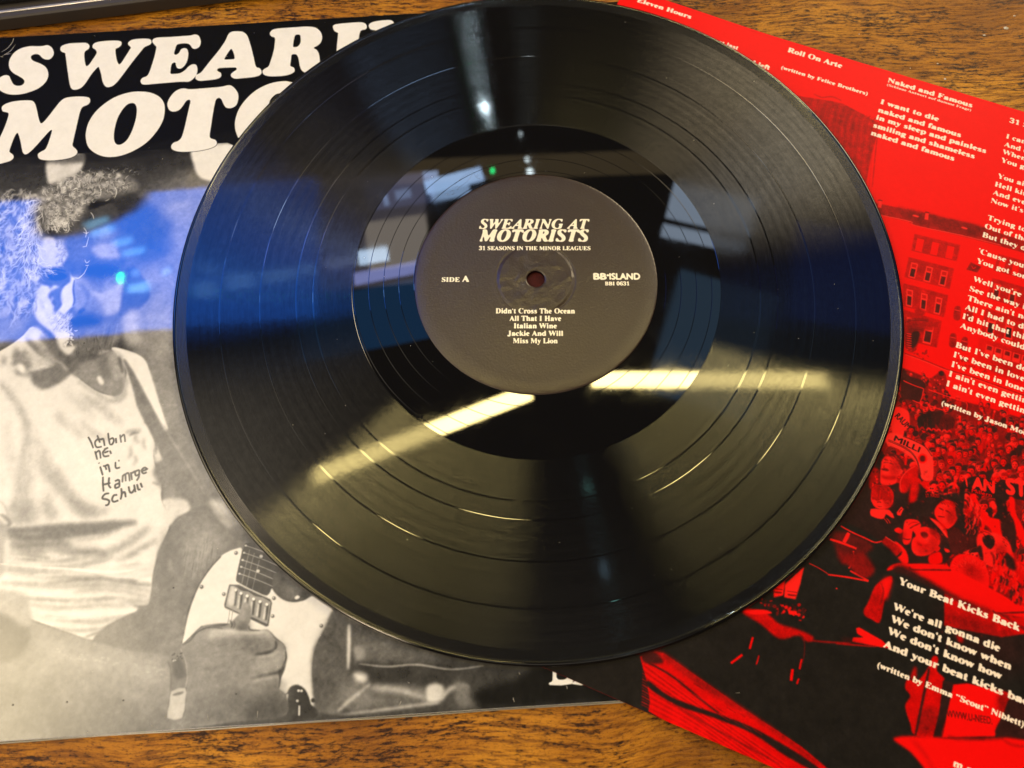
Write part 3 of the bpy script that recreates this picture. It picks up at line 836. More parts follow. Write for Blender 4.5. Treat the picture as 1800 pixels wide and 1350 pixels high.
    # hair: many single curls, bright where the light catches them
    def curls(n, box, inside, vlo, vhi, wlo, whi, llo, lhi, alpha=.9, dirn=None):
        k = 0
        while k < n:
            x, y = r.uniform(box[0], box[2]), r.uniform(box[1], box[3])
            if not inside(x, y):
                continue
            k += 1
            a = r.uniform(0, 6.28) if dirn is None else dirn + r.gauss(0, .6)
            cvt = r.gauss(0, .35) + (.25 if r.random() < .5 else -.25)
            l = r.uniform(llo, lhi)
            p = [(x, y)]
            for _ in range(3):
                x += math.cos(a) * l / 3
                y += math.sin(a) * l / 3
                a += cvt * 1.6
                p.append((x, y))
            cv.stroke(np.array(p), r.uniform(wlo, whi), r.uniform(vlo, vhi), .45, alpha, taper=.2, n=3)
    def clumps(n, box, inside, vlo, vhi, rlo, rhi, alpha, soft=1.6):
        k = 0
        while k < n:
            x, y = r.uniform(box[0], box[2]), r.uniform(box[1], box[3])
            if inside(x, y):
                k += 1
                cv.ell(x, y, r.uniform(rlo, rhi), r.uniform(rlo, rhi) * .6, r.uniform(0, 3), r.uniform(vlo, vhi), soft, alpha)

    def waves(n, box, inside, vlo, vhi, wlo, whi, llo, lhi, ang, alpha=.8, soft=.6):
        k = 0
        while k < n:
            x, y = r.uniform(box[0], box[2]), r.uniform(box[1], box[3])
            if not inside(x, y):
                continue
            k += 1
            a0 = ang + r.gauss(0, .45) + math.sin(x * .13 + y * .05) * .6
            l = r.uniform(llo, lhi)
            ph, am = r.uniform(0, 6), r.uniform(.5, 2.4)
            p = []
            for q in range(6):
                t = q / 5
                p.append((x + math.cos(a0) * l * t - math.sin(a0) * am * math.sin(ph + t * 7), y + math.sin(a0) * l * t + math.cos(a0) * am * math.sin(ph + t * 7)))
            cv.stroke(np.array(p), r.uniform(wlo, whi), r.uniform(vlo, vhi), soft, alpha, taper=.25, n=3)
    topc = [(64, 350), (78, 330), (110, 318), (135, 306), (165, 303), (205, 306), (235, 318), (246, 332), (226, 338), (205, 344), (190, 350), (160, 352),
            (150, 368), (142, 382), (120, 395), (98, 398), (84, 392), (72, 372)]
    TC = np.array(topc, float)

    def topf(x, y):
        n, ins = len(TC), False
        for i in range(n):
            (x1, y1), (x2, y2) = TC[i], TC[i - 1]
            if (y1 > y) != (y2 > y) and x < (x2 - x1) * (y - y1) / (y2 - y1) + x1:
                ins = not ins
        return ins
    cv.fill(TC, .50, 5)
    clumps(70, (62, 300, 245, 400), topf, .24, .4, 3, 6, .4)
    clumps(110, (62, 300, 225, 400), topf, .68, .92, 2, 7, .6)
    curls(170, (62, 300, 245, 400), topf, .14, .3, .8, 1.8, 5, 12, .5)
    curls(330, (62, 300, 245, 400), lambda x, y: topf(x, y) and r.random() < max(.35, 1.25 - (x - 60) / 190), .65, 1.0, .6, 1.3, 4, 11, .8)
    curls(110, (78, 385, 122, 402), lambda x, y: True, .75, 1.0, .7, 1.6, 5, 12, .8, 1.2)
    for q in range(70):
        t = r.random()
        x = 70 + 176 * t
        y = 334 - 34 * math.sin(min(1, t * 1.25) * 1.57) + r.gauss(0, 3) + (18 * max(0, t - .75) * 4 * .3)
        curls(1, (x - 1, y - 1, x + 1, y + 1), lambda a, b: True, .5, .95, .4, .9, 4, 9, .8)
    leftf = lambda x, y: (x - 32) ** 2 / 60 ** 2 + (y - 440) ** 2 / 118 ** 2 < 1 and x < 70 + max(0, 395 - y) * .3
    cv.fill([(-30, 400), (15, 372), (50, 346), (72, 352), (82, 396), (66, 440), (60, 500), (45, 545), (-30, 560)], .38, 5)
    clumps(120, (-20, 335, 92, 560), leftf, .25, .45, 4, 11, .6, 2.5)
    clumps(110, (-20, 335, 92, 560), leftf, .70, .95, 3, 9, .55, 2.0)
    waves(150, (-20, 330, 88, 560), leftf, .14, .32, 1.4, 3.4, 12, 28, 2.0, .55, 1.0)
    waves(210, (-20, 330, 88, 560), leftf, .62, .88, 1.4, 3.6, 10, 26, 2.0, .6, 1.0)
    waves(170, (-20, 330, 88, 560), leftf, .75, .95, .7, 1.4, 8, 20, 2.0, .6, .6)
    waves(120, (40, 350, 88, 480), leftf, .8, 1.0, .6, 1.4, 12, 30, 1.8, .8, .4)
    clumps(26, (-10, 500, 40, 560), lambda x, y: True, .6, .85, 4, 9, .5, 3)
    waves(26, (58, 462, 84, 482), lambda x, y: y < 500 - (x - 60) * .3, .75, 1, .6, 1.3, 10, 20, .2)
    # rough edges and pores of the lit skin
    waves(60, (100, 415, 118, 462), lambda x, y: True, .25, .45, .6, 1.4, 5, 12, 2.2, .5, .8)
    waves(40, (66, 420, 110, 466), lambda x, y: True, .75, .88, .5, 1.2, 5, 12, 1.2, .5, .6)
    clumps(36, (62, 505, 96, 560), lambda x, y: True, .82, .9, 2, 6, .4, 2)
    clumps(24, (165, 400, 205, 450), lambda x, y: True, .40, .62, 3, 7, .35, 3)
    clumps(30, (160, 500, 212, 550), lambda x, y: True, .45, .66, 4, 9, .35, 4)
    waves(26, (176, 482, 212, 500), lambda x, y: True, .35, .6, .6, 1.4, 10, 22, .1, .4, .8)
    for p in (A([735, 600, 760, 640, 750, 690]), A([730, 640, 760, 650, 780, 640]), A([780, 680, 765, 740, 755, 770]), A([725, 770, 740, 768, 755, 765]),
              A([745, 880, 760, 910, 790, 890]), A([750, 930, 765, 935, 780, 930]), A([660, 1040, 690, 1045, 720, 1020]), A([795, 465, 815, 490, 825, 525]),
              A([1010, 240, 1025, 290, 1005, 345]), A([870, 230, 888, 280, 880, 320]), A([770, 940, 740, 1000, 700, 1040])):
        cv.stroke(p, 1.3, .95, .4, .9)
    curls(70, (88, 548, 128, 578), lambda x, y: True, .55, .95, .8, 1.6, 4, 9, .6, 2.2)
    curls(60, (100, 575, 133, 612), lambda x, y: (x - 115) ** 2 + (y - 590) ** 2 < 330, .75, 1, 1.5, 3, 4, 8, .8)
    cv.fill(B([490, 520, 560, 510, 615, 540, 600, 590, 560, 640, 660, 640, 650, 680, 600, 720, 540, 680, 500, 600]), .90, 2.5)
    # dark cover top
    cv.fill([(-80, 40), (1300, -60), (1300, 170), (500, 255), (425, 262), (400, 251), (381, 252), (300, 262), (150, 269), (0, 279), (-80, 283)], 0.045, 0.7, n=1)
    cv.fill([(-80, 272), (140, 268), (170, 268), (180, 262), (500, 220), (500, 250), (381, 252), (310, 268), (180, 285), (-80, 292)], 0.09, 4, .6, n=1)
    # the title
    a1, a2, a3, a4, a5 = (0, 40, 6), (230, 20, 6), (440, 10, 6), (0, 150, 6), (270, 130, 6)
    glyphs = [
        (a1, [450, 245, 500, 236, 545, 260, 568, 310, 560, 350, 525, 385, 480, 387, 445, 370, 415, 340, 375, 330, 335, 345, 327, 370, 350, 400, 420, 428, 480, 465,
              508, 520, 505, 580, 470, 640, 400, 695, 300, 735, 200, 757, 110, 757, 50, 742, 0, 715, -30, 680, -30, 620, -5, 580, 50, 553, 95, 560, 115, 600, 145, 650,
              190, 665, 235, 655, 257, 625, 245, 595, 200, 565, 140, 530, 105, 490, 93, 440, 105, 380, 150, 315, 220, 270, 310, 248, 390, 247], []),
        (a1, [635, 280, 650, 245, 720, 220, 830, 212, 910, 213, 943, 240, 935, 275, 900, 300, 890, 330, 892, 380, 900, 430, 912, 456, 940, 440, 975, 390, 1015, 330,
              1017, 300, 1000, 280, 975, 260, 985, 225, 1030, 203, 1130, 190, 1230, 188, 1278, 200, 1280, 235, 1250, 262, 1222, 275, 1220, 320, 1232, 390, 1245, 425,
              1258, 437, 1280, 420, 1320, 360, 1370, 280, 1378, 260, 1350, 225, 1365, 195, 1410, 175, 1500, 167, 1570, 170, 1597, 190, 1590, 225, 1550, 245, 1520, 262,
              1480, 310, 1400, 410, 1310, 530, 1240, 620, 1190, 665, 1140, 680, 1105, 665, 1080, 615, 1065, 540, 1050, 490, 1038, 468, 1010, 490, 960, 550, 900, 640,
              850, 690, 790, 707, 755, 695, 735, 650, 720, 560, 705, 450, 690, 340, 684, 320, 650, 305], []),
        (a2, [225, 320, 240, 290, 290, 275, 400, 270, 520, 262, 620, 255, 680, 243, 720, 262, 738, 320, 725, 370, 685, 395, 650, 388, 620, 350, 580, 338, 520, 342,
              485, 355, 468, 400, 457, 445, 475, 457, 505, 440, 530, 400, 565, 387, 595, 400, 607, 450, 595, 520, 565, 575, 525, 603, 490, 598, 475, 570, 472, 545,
              455, 540, 430, 560, 420, 620, 420, 655, 450, 660, 520, 650, 570, 620, 610, 580, 650, 558, 690, 565, 703, 610, 695, 660, 660, 710, 610, 742, 540, 742,
              400, 752, 250, 765, 160, 773, 115, 765, 102, 730, 125, 700, 170, 680, 195, 640, 220, 570, 250, 470, 268, 380, 255, 360], []),
        (a2, [690, 670, 730, 650, 760, 620, 830, 530, 920, 420, 990, 320, 1030, 240, 1070, 213, 1140, 210, 1190, 220, 1230, 260, 1265, 360, 1295, 480, 1320, 580,
              1360, 600, 1380, 635, 1365, 670, 1300, 692, 1180, 705, 1100, 710, 1060, 690, 1057, 660, 1090, 632, 1113, 615, 1110, 595, 1080, 592, 1000, 595, 930, 600,
              910, 618, 925, 635, 950, 650, 950, 690, 900, 715, 800, 728, 720, 732, 683, 710],
         [[1060, 397, 1080, 430, 1093, 475, 1090, 500, 1060, 505, 1000, 508, 988, 500, 1010, 460, 1040, 415]]),
        (a3, [205, 300, 220, 265, 270, 243, 380, 233, 500, 225, 610, 220, 690, 232, 740, 275, 758, 330, 745, 385, 710, 420, 670, 445, 700, 465, 725, 510, 733, 570,
              735, 620, 745, 690, 750, 720, 700, 745, 640, 735, 580, 708, 540, 680, 520, 630, 508, 560, 490, 520, 465, 512, 437, 520, 430, 570, 422, 625, 430, 640,
              460, 655, 468, 690, 440, 715, 380, 735, 280, 745, 190, 743, 140, 725, 128, 690, 150, 665, 190, 640, 215, 580, 245, 480, 258, 390, 258, 340, 225, 325],
         [[475, 312, 520, 308, 530, 340, 528, 390, 500, 430, 460, 436, 452, 425, 458, 370]]),
        (a3, [870, 220, 890, 200, 960, 188, 1080, 178, 1170, 175, 1215, 190, 1230, 225, 1215, 250, 1170, 262, 1155, 290, 1145, 340, 1130, 420, 1120, 520, 1140, 560,
              1100, 600, 900, 610, 860, 590, 880, 560, 905, 500, 915, 400, 925, 300, 920, 285, 885, 265], []),
        (a3, [1248, 215, 1265, 185, 1320, 165, 1420, 152, 1490, 155, 1520, 190, 1560, 260, 1500, 300, 1400, 300, 1320, 262, 1270, 250], []),
        (a4, [18, 250, 25, 220, 70, 190, 150, 168, 250, 158, 330, 160, 365, 185, 385, 240, 400, 310, 415, 370, 433, 400, 465, 380, 520, 315, 590, 225, 640, 165,
              700, 130, 800, 118, 900, 120, 945, 135, 950, 175, 925, 205, 870, 230, 845, 280, 825, 360, 800, 470, 775, 580, 767, 635, 800, 670, 817, 700, 800, 735,
              740, 765, 640, 785, 530, 793, 440, 785, 405, 765, 400, 725, 430, 700, 475, 675, 500, 630, 525, 560, 545, 490, 543, 470, 515, 490, 460, 550, 380, 640,
              320, 700, 275, 728, 245, 715, 230, 670, 215, 590, 195, 520, 182, 503, 160, 530, 130, 600, 103, 680, 105, 705, 140, 735, 140, 770, 100, 800, 0, 828,
              -60, 835, -100, 800, -80, 760, -40, 720, -20, 600, 0, 545, 40, 460, 80, 350, 90, 300, 70, 285, 30, 275], []),
        (a4, [905, 560, 905, 500, 930, 400, 990, 300, 1080, 210, 1200, 130, 1330, 82, 1450, 65, 1580, 75, 1680, 120, 1730, 190, 1738, 280, 1715, 380, 1650, 490,
              1550, 600, 1430, 680, 1300, 735, 1180, 757, 1070, 745, 980, 700, 925, 640],
         [[1390, 187, 1425, 200, 1442, 250, 1435, 340, 1400, 460, 1350, 560, 1300, 610, 1250, 627, 1215, 605, 1202, 550, 1210, 460, 1240, 350, 1290, 260, 1340, 205]]),
        (a5, [150, 350, 145, 310, 170, 250, 220, 190, 280, 157, 330, 153, 380, 160, 500, 153, 620, 143, 720, 133, 800, 118, 850, 145, 890, 205, 893, 270, 870, 330,
              820, 360, 770, 357, 740, 325, 715, 270, 690, 253, 660, 270, 645, 320, 625, 430, 605, 560, 593, 640, 600, 675, 650, 695, 668, 725, 650, 760, 580, 790,
              470, 812, 350, 822, 250, 817, 195, 795, 185, 760, 210, 725, 260, 705, 295, 665, 325, 570, 350, 460, 375, 350, 388, 290, 375, 273, 345, 285, 310, 335,
              270, 380, 215, 398, 170, 385], []),
        (a5, [857, 560, 862, 480, 900, 370, 980, 260, 1090, 165, 1230, 100, 1370, 75, 1450, 85, 1600, 110, 1700, 250, 1700, 400, 1600, 550, 1450, 650, 1200, 760,
              1000, 760, 900, 680, 870, 620], [[1215, 320, 1240, 260, 1290, 215, 1340, 207, 1400, 240, 1400, 350, 1300, 500, 1230, 560, 1190, 500, 1195, 400]])]
    for v, o, hs in glyphs:
        P = Z(*v, o)
        cv.stroke(np.concatenate([P, P[:2]]), 1.6, .05, .2, .9, taper=1, n=3)
    for v, o, hs in glyphs:
        cv.fill(Z(*v, o), 0.955, .25, holes=[Z(*v, q) for q in hs], n=5)
    # last words of the subtitle, left of the red sheet
    cv.fill(Z(850, 1000, 3.858, [380, 640, 1300, 560, 1300, 900, 0, 940, -100, 860, 0, 800, 200, 760]), 0.09, 5, n=1)
    cv.fill(Z(850, 1000, 3.858, [450, 600, 520, 600, 520, 630, 500, 660, 495, 735, 520, 752, 560, 745, 580, 710, 610, 700, 600, 780, 452, 788, 450, 768, 468, 755, 465, 640, 450, 625]), 0.955, .2, n=2)
    cv.fill(Z(850, 1000, 3.858, [605, 770, 625, 745, 622, 640, 605, 600, 720, 600, 720, 650, 690, 640, 720, 780, 600, 780]), 0.955, .2, n=2)
    # fine print grain and mottling of the photograph, not on the title
    keep = cv.a[:, :, 0].copy()
    tx = np.zeros((S_PX, S_PX), np.float32)
    for sg, am in ((.8, .8), (2.0, 1.1), (5, 1.3), (14, 1.3)):
        q = blur(rng.normal(0, 1, (S_PX, S_PX)).astype(np.float32), sg)
        tx += q / q.std() * am
    amp = 0.012 * np.clip(keep * 3, .15, 1) * np.clip((1.02 - keep) * 4, .1, 1)
    cv.a[:, :, 0] += tx * amp
    return cv

# ================================================================== print of the red lyric sheet
def RED(t):
    t = max(0.0, min(1.0, t))
    k = np.array([0.11, 0.10, 0.095])
    m = np.array([0.93, 0.0, 0.0])
    h = np.array([0.95, 0.20, 0.17])
    if t < .8:
        return k + (m - k) * (t / .8)
    return m + (h - m) * ((t - .8) / .2)


def draw_insert():
    cv = Canvas(I_PX, I_PX, 3, insert_tex, RED(.8))
    cv.k = 1.45
    r = random.Random(11)
    P1 = lambda f: Z(1400, 0, 4.5, f)
    P2 = lambda f: Z(1400, 300, 4.5, f)
    P3 = lambda f: Z(1500, 550, 6, f)
    P4 = lambda f: Z(1400, 750, 4.5, f)
    P5 = lambda f: Z(1400, 1050, 4.5, f)
    Q6 = lambda f: Z(1540, 640, 6.923, f)
    Q7 = lambda f: Z(1540, 800, 6.75, f)
    Q8 = lambda f: Z(1480, 980, 5.625, f)
    R7 = lambda f: Z(1050, 900, 3, f)
    f = lambda p, t, s=0.8, a=1.0, n=4: cv.fill(p, RED(t), s, a, n)
    st = lambda p, w, t, s=.5, a=.95, taper=.6: cv.stroke(p, w, RED(t), s, a, taper)
    # corrugated house at the top
    f(P1([-40, 745, 50, 765, 280, 800, 370, 822, 500, 890, 655, 975, 640, 1060, 600, 1200, 560, 1400, 520, 1500, 300, 1500, -40, 900]), .56, .9, n=1)
    for q in range(26):
        x = -20 + q * 26
        st(P1([x + 60, 770 + q * 7, x + 20, 1000, x - 30, 1480]), 1.6, .44 if q % 2 else .68, .8, .6, 1)
    st(P1([140, 745, 200, 770, 280, 765, 355, 795]), 2.5, .62, 1, .8)
    # long house: roof, facade, bays
    f(P2([600, 235, 640, 258, 1050, 345, 1300, 400, 1480, 450, 1900, 590, 1900, 680, 1610, 595, 1290, 512, 940, 435, 890, 402, 660, 352, 600, 340]), .50, 1, n=1)
    f(P2([800, 290, 1200, 380, 1480, 450, 1450, 520, 1000, 430, 900, 400]), .40, 3)
    st(P2([640, 346, 900, 402, 940, 434, 1300, 510, 1620, 590]), 1.5, 1.0, .5, .9, 1)
    for x, y in ((660, 265), (1030, 360)):
        f(P2([x - 18, y + 25, x - 10, y - 25, x + 18, y - 22, x + 12, y + 30]), .93, .5, n=1)
        st(P2([x - 16, y - 30, x, y - 32, x + 20, y - 26]), 1.6, .3)
    for x, y in ((945, 360), (1330, 455), (1650, 540)):
        f(P2([x - 28, y - 5, x - 10, y - 12, x + 25, y + 2, x + 10, y + 10]), .95, .6)
    f(P2([620, 350, 1900, 690, 1900, 1400, 600, 1400]), .80, 2, .4, n=1)
    bays = [([935, 500, 1295, 588, 1268, 716, 908, 632], 3, 0), ([890, 684, 1246, 775, 1212, 936, 855, 842], 3, 1), ([846, 890, 1200, 985, 1168, 1160, 840, 1070], 3, 1),
            ([850, 1100, 1150, 1190, 1110, 1400, 820, 1330], 2, 1), ([1600, 660, 1900, 740, 1900, 880, 1560, 790], 3, 0), ([1550, 850, 1900, 950, 1900, 1120, 1510, 1010], 3, 1),
            ([1500, 1090, 1900, 1200, 1900, 1400, 1460, 1290], 3, 1)]
    for b, nw, glass in bays:
        p = P2(b)
        f(p, .60, .9, n=1)
        for k in range(nw):
            u0, u1 = (k + .16) / nw + .02, (k + .62) / nw + .02
            q = lambda u, v: p[0] * (1 - u) * (1 - v) + p[1] * u * (1 - v) + p[2] * u * v + p[3] * (1 - u) * v
            f(np.array([q(u0, .2), q(u1, .2), q(u1, .95), q(u0, .95)]), .94 if glass else .80, .5, n=1)
            if glass:
                v0 = .50
                f(np.array([q(u0 + .03, v0), q(u1 - .03, v0), q(u1 - .03, .88), q(u0 + .03, .88)]), r.uniform(.08, .3), .5, n=1)
                f(np.array([q(u0 + .03, .27), q(u1 - .03, .27), q(u1 - .03, .42), q(u0 + .03, .42)]), .62, .5, n=1)
    f(P2([1380, 725, 1460, 760, 1430, 805, 1345, 782]), .42, .8, n=1)
    st(P2([1385, 750, 1400, 775, 1420, 760]), 1.5, .8)
    for x, y in ((1275, 1130), (1240, 1345), (1370, 1140), (1330, 1375)):
        f(P2([x - 30, y + 40, x - 24, y - 40, x, y - 60, x + 24, y - 40, x + 16, y + 48]), .48, .9)
        st(P2([x - 24, y - 30, x, y - 24, x + 24, y - 18]), 1.6, .95)
    # lower facade and shop, trees
    for (x0, y0, x1, y1, t) in ((1330, 260, 1700, 560, .70), (1480, 300, 1800, 620, .62), (1700, 260, 1800, 420, .56)):
        f(P3([x0, y0, x1, y0 + 120, x1 - 40, y1 + 120, x0 - 40, y1]), t, 2.5, .8, 1)
    for k in range(6):
        x, y = 1420 + k * 95, 340 + k * 28
        f(P3([x - 20, y - 10, x + 60, y + 12, x + 48, y + 110, x - 34, y + 86]), .92, .6, n=1)
        f(P3([x - 5, y + 5, x + 45, y + 20, x + 36, y + 60, x - 14, y + 46]), .35, .6, n=1)
    f(P3([530, 150, 620, 100, 720, 60, 860, 110, 900, 120, 780, 180, 640, 200, 540, 240]), .55, 2.2)
    for k in range(9):
        y = 60 + k * 16
        st(P3([540 + k * 6, y + 20, 660, y, 800 - k * 8, y + 12]), 2.0, r.uniform(.25, .5), .7)
    f(P2([935, 1100, 975, 1090, 1020, 1110, 1000, 1145, 950, 1145]), .55, 1.2)
    f(P3([560, 200, 700, 205, 640, 400, 560, 380]), .34, 1.5)
    f(P3([620, 210, 700, 210, 650, 360, 590, 340]), .12, 1)
    for k in range(8):
        st(P3([560, 215 + k * 24, 590, 222 + k * 24, 615, 226 + k * 24]), 1.8, .9, .5)
    for (x, y, rx, ry) in ((750, 420, 60, 40), (620, 400, 50, 30), (1150, 500, 70, 26), (1300, 560, 120, 30), (1450, 600, 100, 40)):
        for k in range(16):
            cv.ell(*P3([x + r.gauss(0, rx / 2), y + r.gauss(0, ry / 2)])[0], r.uniform(1, 3), r.uniform(.8, 2), r.random() * 3, RED(r.uniform(.3, .65)), .6, .8)
    # wall above the stand
    f(P3([520, 440, 700, 490, 900, 560, 1250, 680, 1800, 860, 1800, 960, 1200, 940, 990, 900, 700, 760, 520, 690]), .84, 1.5, n=1)
    st(P3([540, 425, 750, 500, 1000, 600, 1300, 690, 1800, 870]), 2.2, .55, .6, .95, 1)
    st(P3([540, 436, 750, 512, 1000, 612, 1300, 702, 1800, 884]), 1.4, .98, .4, .95, 1)
    # crowd: back to front
    def head(x, y, s, cap=None):
        lean = r.uniform(-.3, .3)
        t = r.uniform(.72, .95)
        bt = r.choice([.12, .15, .3, .45, .6, .7, .2])
        cv.ell(x + s * .1, y + s * 1.9, s * 1.25, s * 1.35, .2, RED(bt), .7, 1)
        if bt < .4:
            st(np.array([(x - s * 1.1, y + s * 1.9), (x - s * .6, y + s * 1.05), (x + s * .5, y + s * 1.0), (x + s * 1.2, y + s * 1.7)]), .9, .75, .4, .7)
        cv.ell(x, y, s * .78, s * 1.0, lean, RED(.22), .6, 1)
        cv.ell(x - s * .08, y + s * .12, s * .62, s * .82, lean, RED(t), .5, 1)
        cv.ell(x + s * .3, y + s * .3, s * .28, s * .55, lean, RED(t * .72), .9, .8)
        d = np.array([math.cos(lean + .25), math.sin(lean + .25)])
        n = np.array([-d[1], d[0]])
        c = np.array([x - s * .1, y])
        if s > 4:
            for e in (-.27, .27):
                cv.ell(*(c + d * e * s), s * .13, s * .08, lean, RED(.25), .4, .9)
            cv.ell(*(c + n * s * .50), s * .24, s * .07, lean + .2, RED(.32), .4, .9)
            cv.ell(*(c + n * s * .22 + d * .03 * s), s * .07, s * .16, lean, RED(t * .8), .4, .9)
            cv.ell(*(c + n * s * .16 - d * .12 * s), s * .06, s * .18, lean, RED(1.0), .4, .7)
        elif s > 2.2:
            cv.ell(*(c + d * .1 * s), s * .4, s * .1, lean, RED(.35), .4, .8)
            cv.ell(*(c + n * s * .5), s * .2, s * .08, lean, RED(.4), .4, .7)
        k = r.random()
        if k < .35:
            cv.fill(np.array([c - d * s * .8 - n * s * .15, c - d * s * .6 - n * s * .85, c - n * s * 1.15, c + d * s * .7 - n * s * .8, c + d * s * .85 - n * s * .1,
                              c + d * s * .3 - n * s * .45]), RED(r.choice([.1, .15, .3, .9])), .5)
        elif k < .85:
            cv.fill(np.array([c - d * s * .7 - n * s * .3, c - d * s * .4 - n * s * .9, c + d * s * .3 - n * s * 1.0, c + d * s * .8 - n * s * .4,
                              c + d * s * .8 + n * s * .3, c + d * s * .5 - n * s * .3]), RED(r.choice([.12, .2, .35, .5])), .5)
        if s > 3:
            st(np.array([c - d * s * .7 - n * s * .2, c - d * s * .45 - n * s * .85, c + d * s * .2 - n * s * 1.05]), .9, 1.0, .4, .6)

    def arm(x, y, s):
        l = s * r.uniform(1.6, 3.4)
        a = -1.57 + r.uniform(-.5, .3)
        e = np.array([x + math.cos(a) * l, y + math.sin(a) * l])
        st(np.array([(x, y), ((x + e[0]) / 2 + r.uniform(-2, 2), (y + e[1]) / 2), tuple(e)]), s * .55, r.uniform(.6, .95), .6, .95, .8)
        cv.ell(e[0], e[1], s * .38, s * .42, 0, RED(.9), .4)
    f([(1500, 645), (1590, 648), (1650, 672), (1672, 700), (1720, 712), (1830, 745), (1830, 1130), (1700, 1040), (1560, 1000), (1500, 985), (1400, 1000), (1440, 960), (1480, 900)], .38, 1.2, n=1)
    edge = lambda x: 652 + max(0, x - 1590) * .22 + (25 if x > 1665 else 0)
    heads = []
    for k in range(460):
        x = r.uniform(1560, 1830)
        y = edge(x) + r.random() ** 1.05 * 330
        if y > 985 or (x < 1640 and y > 840):
            continue
        heads.append((x, y))
    heads.sort(key=lambda h: h[1])
    for x, y in heads:
        s = 2.6 + (y - 650) * .036 + r.uniform(-.4, .6)
        if r.random() < .12:
            arm(x, y, s)
        head(x, y, s)
        if r.random() < .25:
            cv.ell(x + s, y + s, s * .8, s * .8, 0, RED(.1), .6)
    # traced onlookers
    f(Q6([240, 0, 340, 60, 400, 140, 560, 200, 600, 260, 560, 380, 520, 460, 420, 440, 300, 400, 300, 200]), .14, 1.2)
    for p in ([330, 200, 440, 250, 580, 300], [580, 300, 560, 400, 530, 480], [640, 310, 860, 390, 1080, 460], [440, 440, 540, 480, 680, 520, 820, 560], [1090, 460, 1110, 500, 1100, 560]):
        st(Q6(p), 1.6, .9, .4, .95, 1)
    f(Q6([650, 200, 700, 150, 780, 100, 840, 120, 860, 200, 850, 280, 800, 300, 740, 280, 690, 270]), .45, 1)
    f(Q6([760, 100, 800, 80, 830, 110, 820, 140, 780, 140]), .12, .8)
    for q in range(14):
        cv.ell(*Q6([r.uniform(700, 830), r.uniform(150, 290)])[0], 1.8, 1.2, 0, RED(r.choice([.2, .95, .3])), .5)
    f(Q6([500, 690, 515, 640, 560, 605, 620, 600, 690, 625, 720, 700, 715, 800, 690, 850, 610, 820, 520, 780]), .07, .8)
    f(Q6([690, 650, 710, 590, 760, 560, 810, 570, 830, 640, 800, 720, 730, 740]), .12, .8)
    f(Q6([770, 720, 800, 640, 860, 600, 920, 630, 960, 690, 940, 760, 880, 800, 820, 830, 770, 800]), .24, .9)
    for q in range(26):
        x, y = r.uniform(520, 930), r.uniform(620, 800)
        st(Q6([x, y, x + 8, y + 30, x - 4, y + 60]), r.uniform(.8, 2), r.choice([.04, .22, .34, .18]), .6, .6)
    for x in (560, 640, 700, 760, 830, 890):
        st(Q6([x - 30, 800 + (x - 560) * .1, x, 770 + (x - 560) * .12, x + 30, 800 + (x - 560) * .1]), 3, r.choice([.8, .6, .9]), .6, .9)
    for x, y in ((600, 540), (690, 530), (850, 540)):
        cv.ell(*Q6([x, y])[0], 5.2, 6.6, .3, RED(.90), .7)
        cv.ell(*Q6([x - 4, y - 40])[0], 5.0, 3.0, .3, RED(.2), .7)
        cv.ell(*Q6([x + 2, y + 22])[0], 2.2, .9, .3, RED(.3), .5)
        cv.ell(*Q6([x - 12, y - 4])[0], 3.0, .8, .3, RED(.35), .5)
    # front pair of scarves
    f(Q6([200, 560, 260, 520, 380, 560, 410, 640, 400, 780, 340, 820, 330, 880, 200, 840, 180, 700]), .92, .8, n=2)
    s0, s1 = cv.tex(Q6([225, 640]))[0], cv.tex(Q6([372, 790]))[0]
    dd = (s1 - s0) / np.linalg.norm(s1 - s0)
    put_text(cv, "RAUM", s0, np.linalg.norm(s1 - s0) * 1.05, 24, RED(.1), 'sans', .03, xdir=dd, thr=.22)
    f(Q6([160, 840, 300, 860, 450, 930, 560, 980, 640, 1040, 690, 1130, 690, 1400, 560, 1400, 520, 1260, 440, 1150, 300, 1050, 120, 960]), .97, .7, n=4)
    for off in (0, 16):
        st(Q6([150, 920 + off, 300, 985 + off, 420, 1060 + off, 500, 1170 + off, 545 - off, 1350]), 1.1, .2, .35, .9, 1)
    st(Q6([330, 880, 480, 940, 600, 1010, 680, 1120]), 1.3, .2, .35, .9, 1)
    tw = lambda a, b: (cv.tex(Q6(a))[0], cv.tex(Q6(b))[0])
    s0, s1 = tw([215, 930], [520, 1075])
    dd = (s1 - s0) / np.linalg.norm(s1 - s0)
    put_text(cv, "MILLI", s0, np.linalg.norm(s1 - s0), 22, RED(.1), 'sans', .03, xdir=dd, thr=.22)
    cv.ell(*Q6([565, 1150])[0], 8, 8.5, 0, RED(.80), .6)
    cv.ell(*Q6([565, 1150])[0], 5, 5.5, 0, RED(.25), .8)
    # dark jackets in front
    f(Q7([-200, 0, 60, -60, 120, 60, 250, 250, 240, 330, 500, 330, 560, 380, 700, 480, 860, 460, 960, 450, 1000, 560, 1040, 700, 1140, 760, 1240, 900, 1200, 1080,
          900, 1180, 780, 1300, 300, 1290, -400, 1300, -900, 1500, -900, 600, -300, 200]), .05, 1.0, n=2)
    # man with moustache
    f(Q7([70, 60, 130, 0, 220, 20, 300, 100, 330, 180, 290, 230, 250, 260, 240, 330, 130, 360, 50, 330, 50, 200, 60, 120]), .90, .8)
    f(Q7([100, -20, 220, -20, 320, 60, 335, 170, 300, 170, 270, 90, 200, 20, 120, 10]), .25, 1.2)
    f(Q7([60, 165, 110, 155, 150, 175, 140, 190, 90, 185]), .30, .6)
    st(Q7([90, 90, 120, 85, 150, 92]), 2, .35, .6)
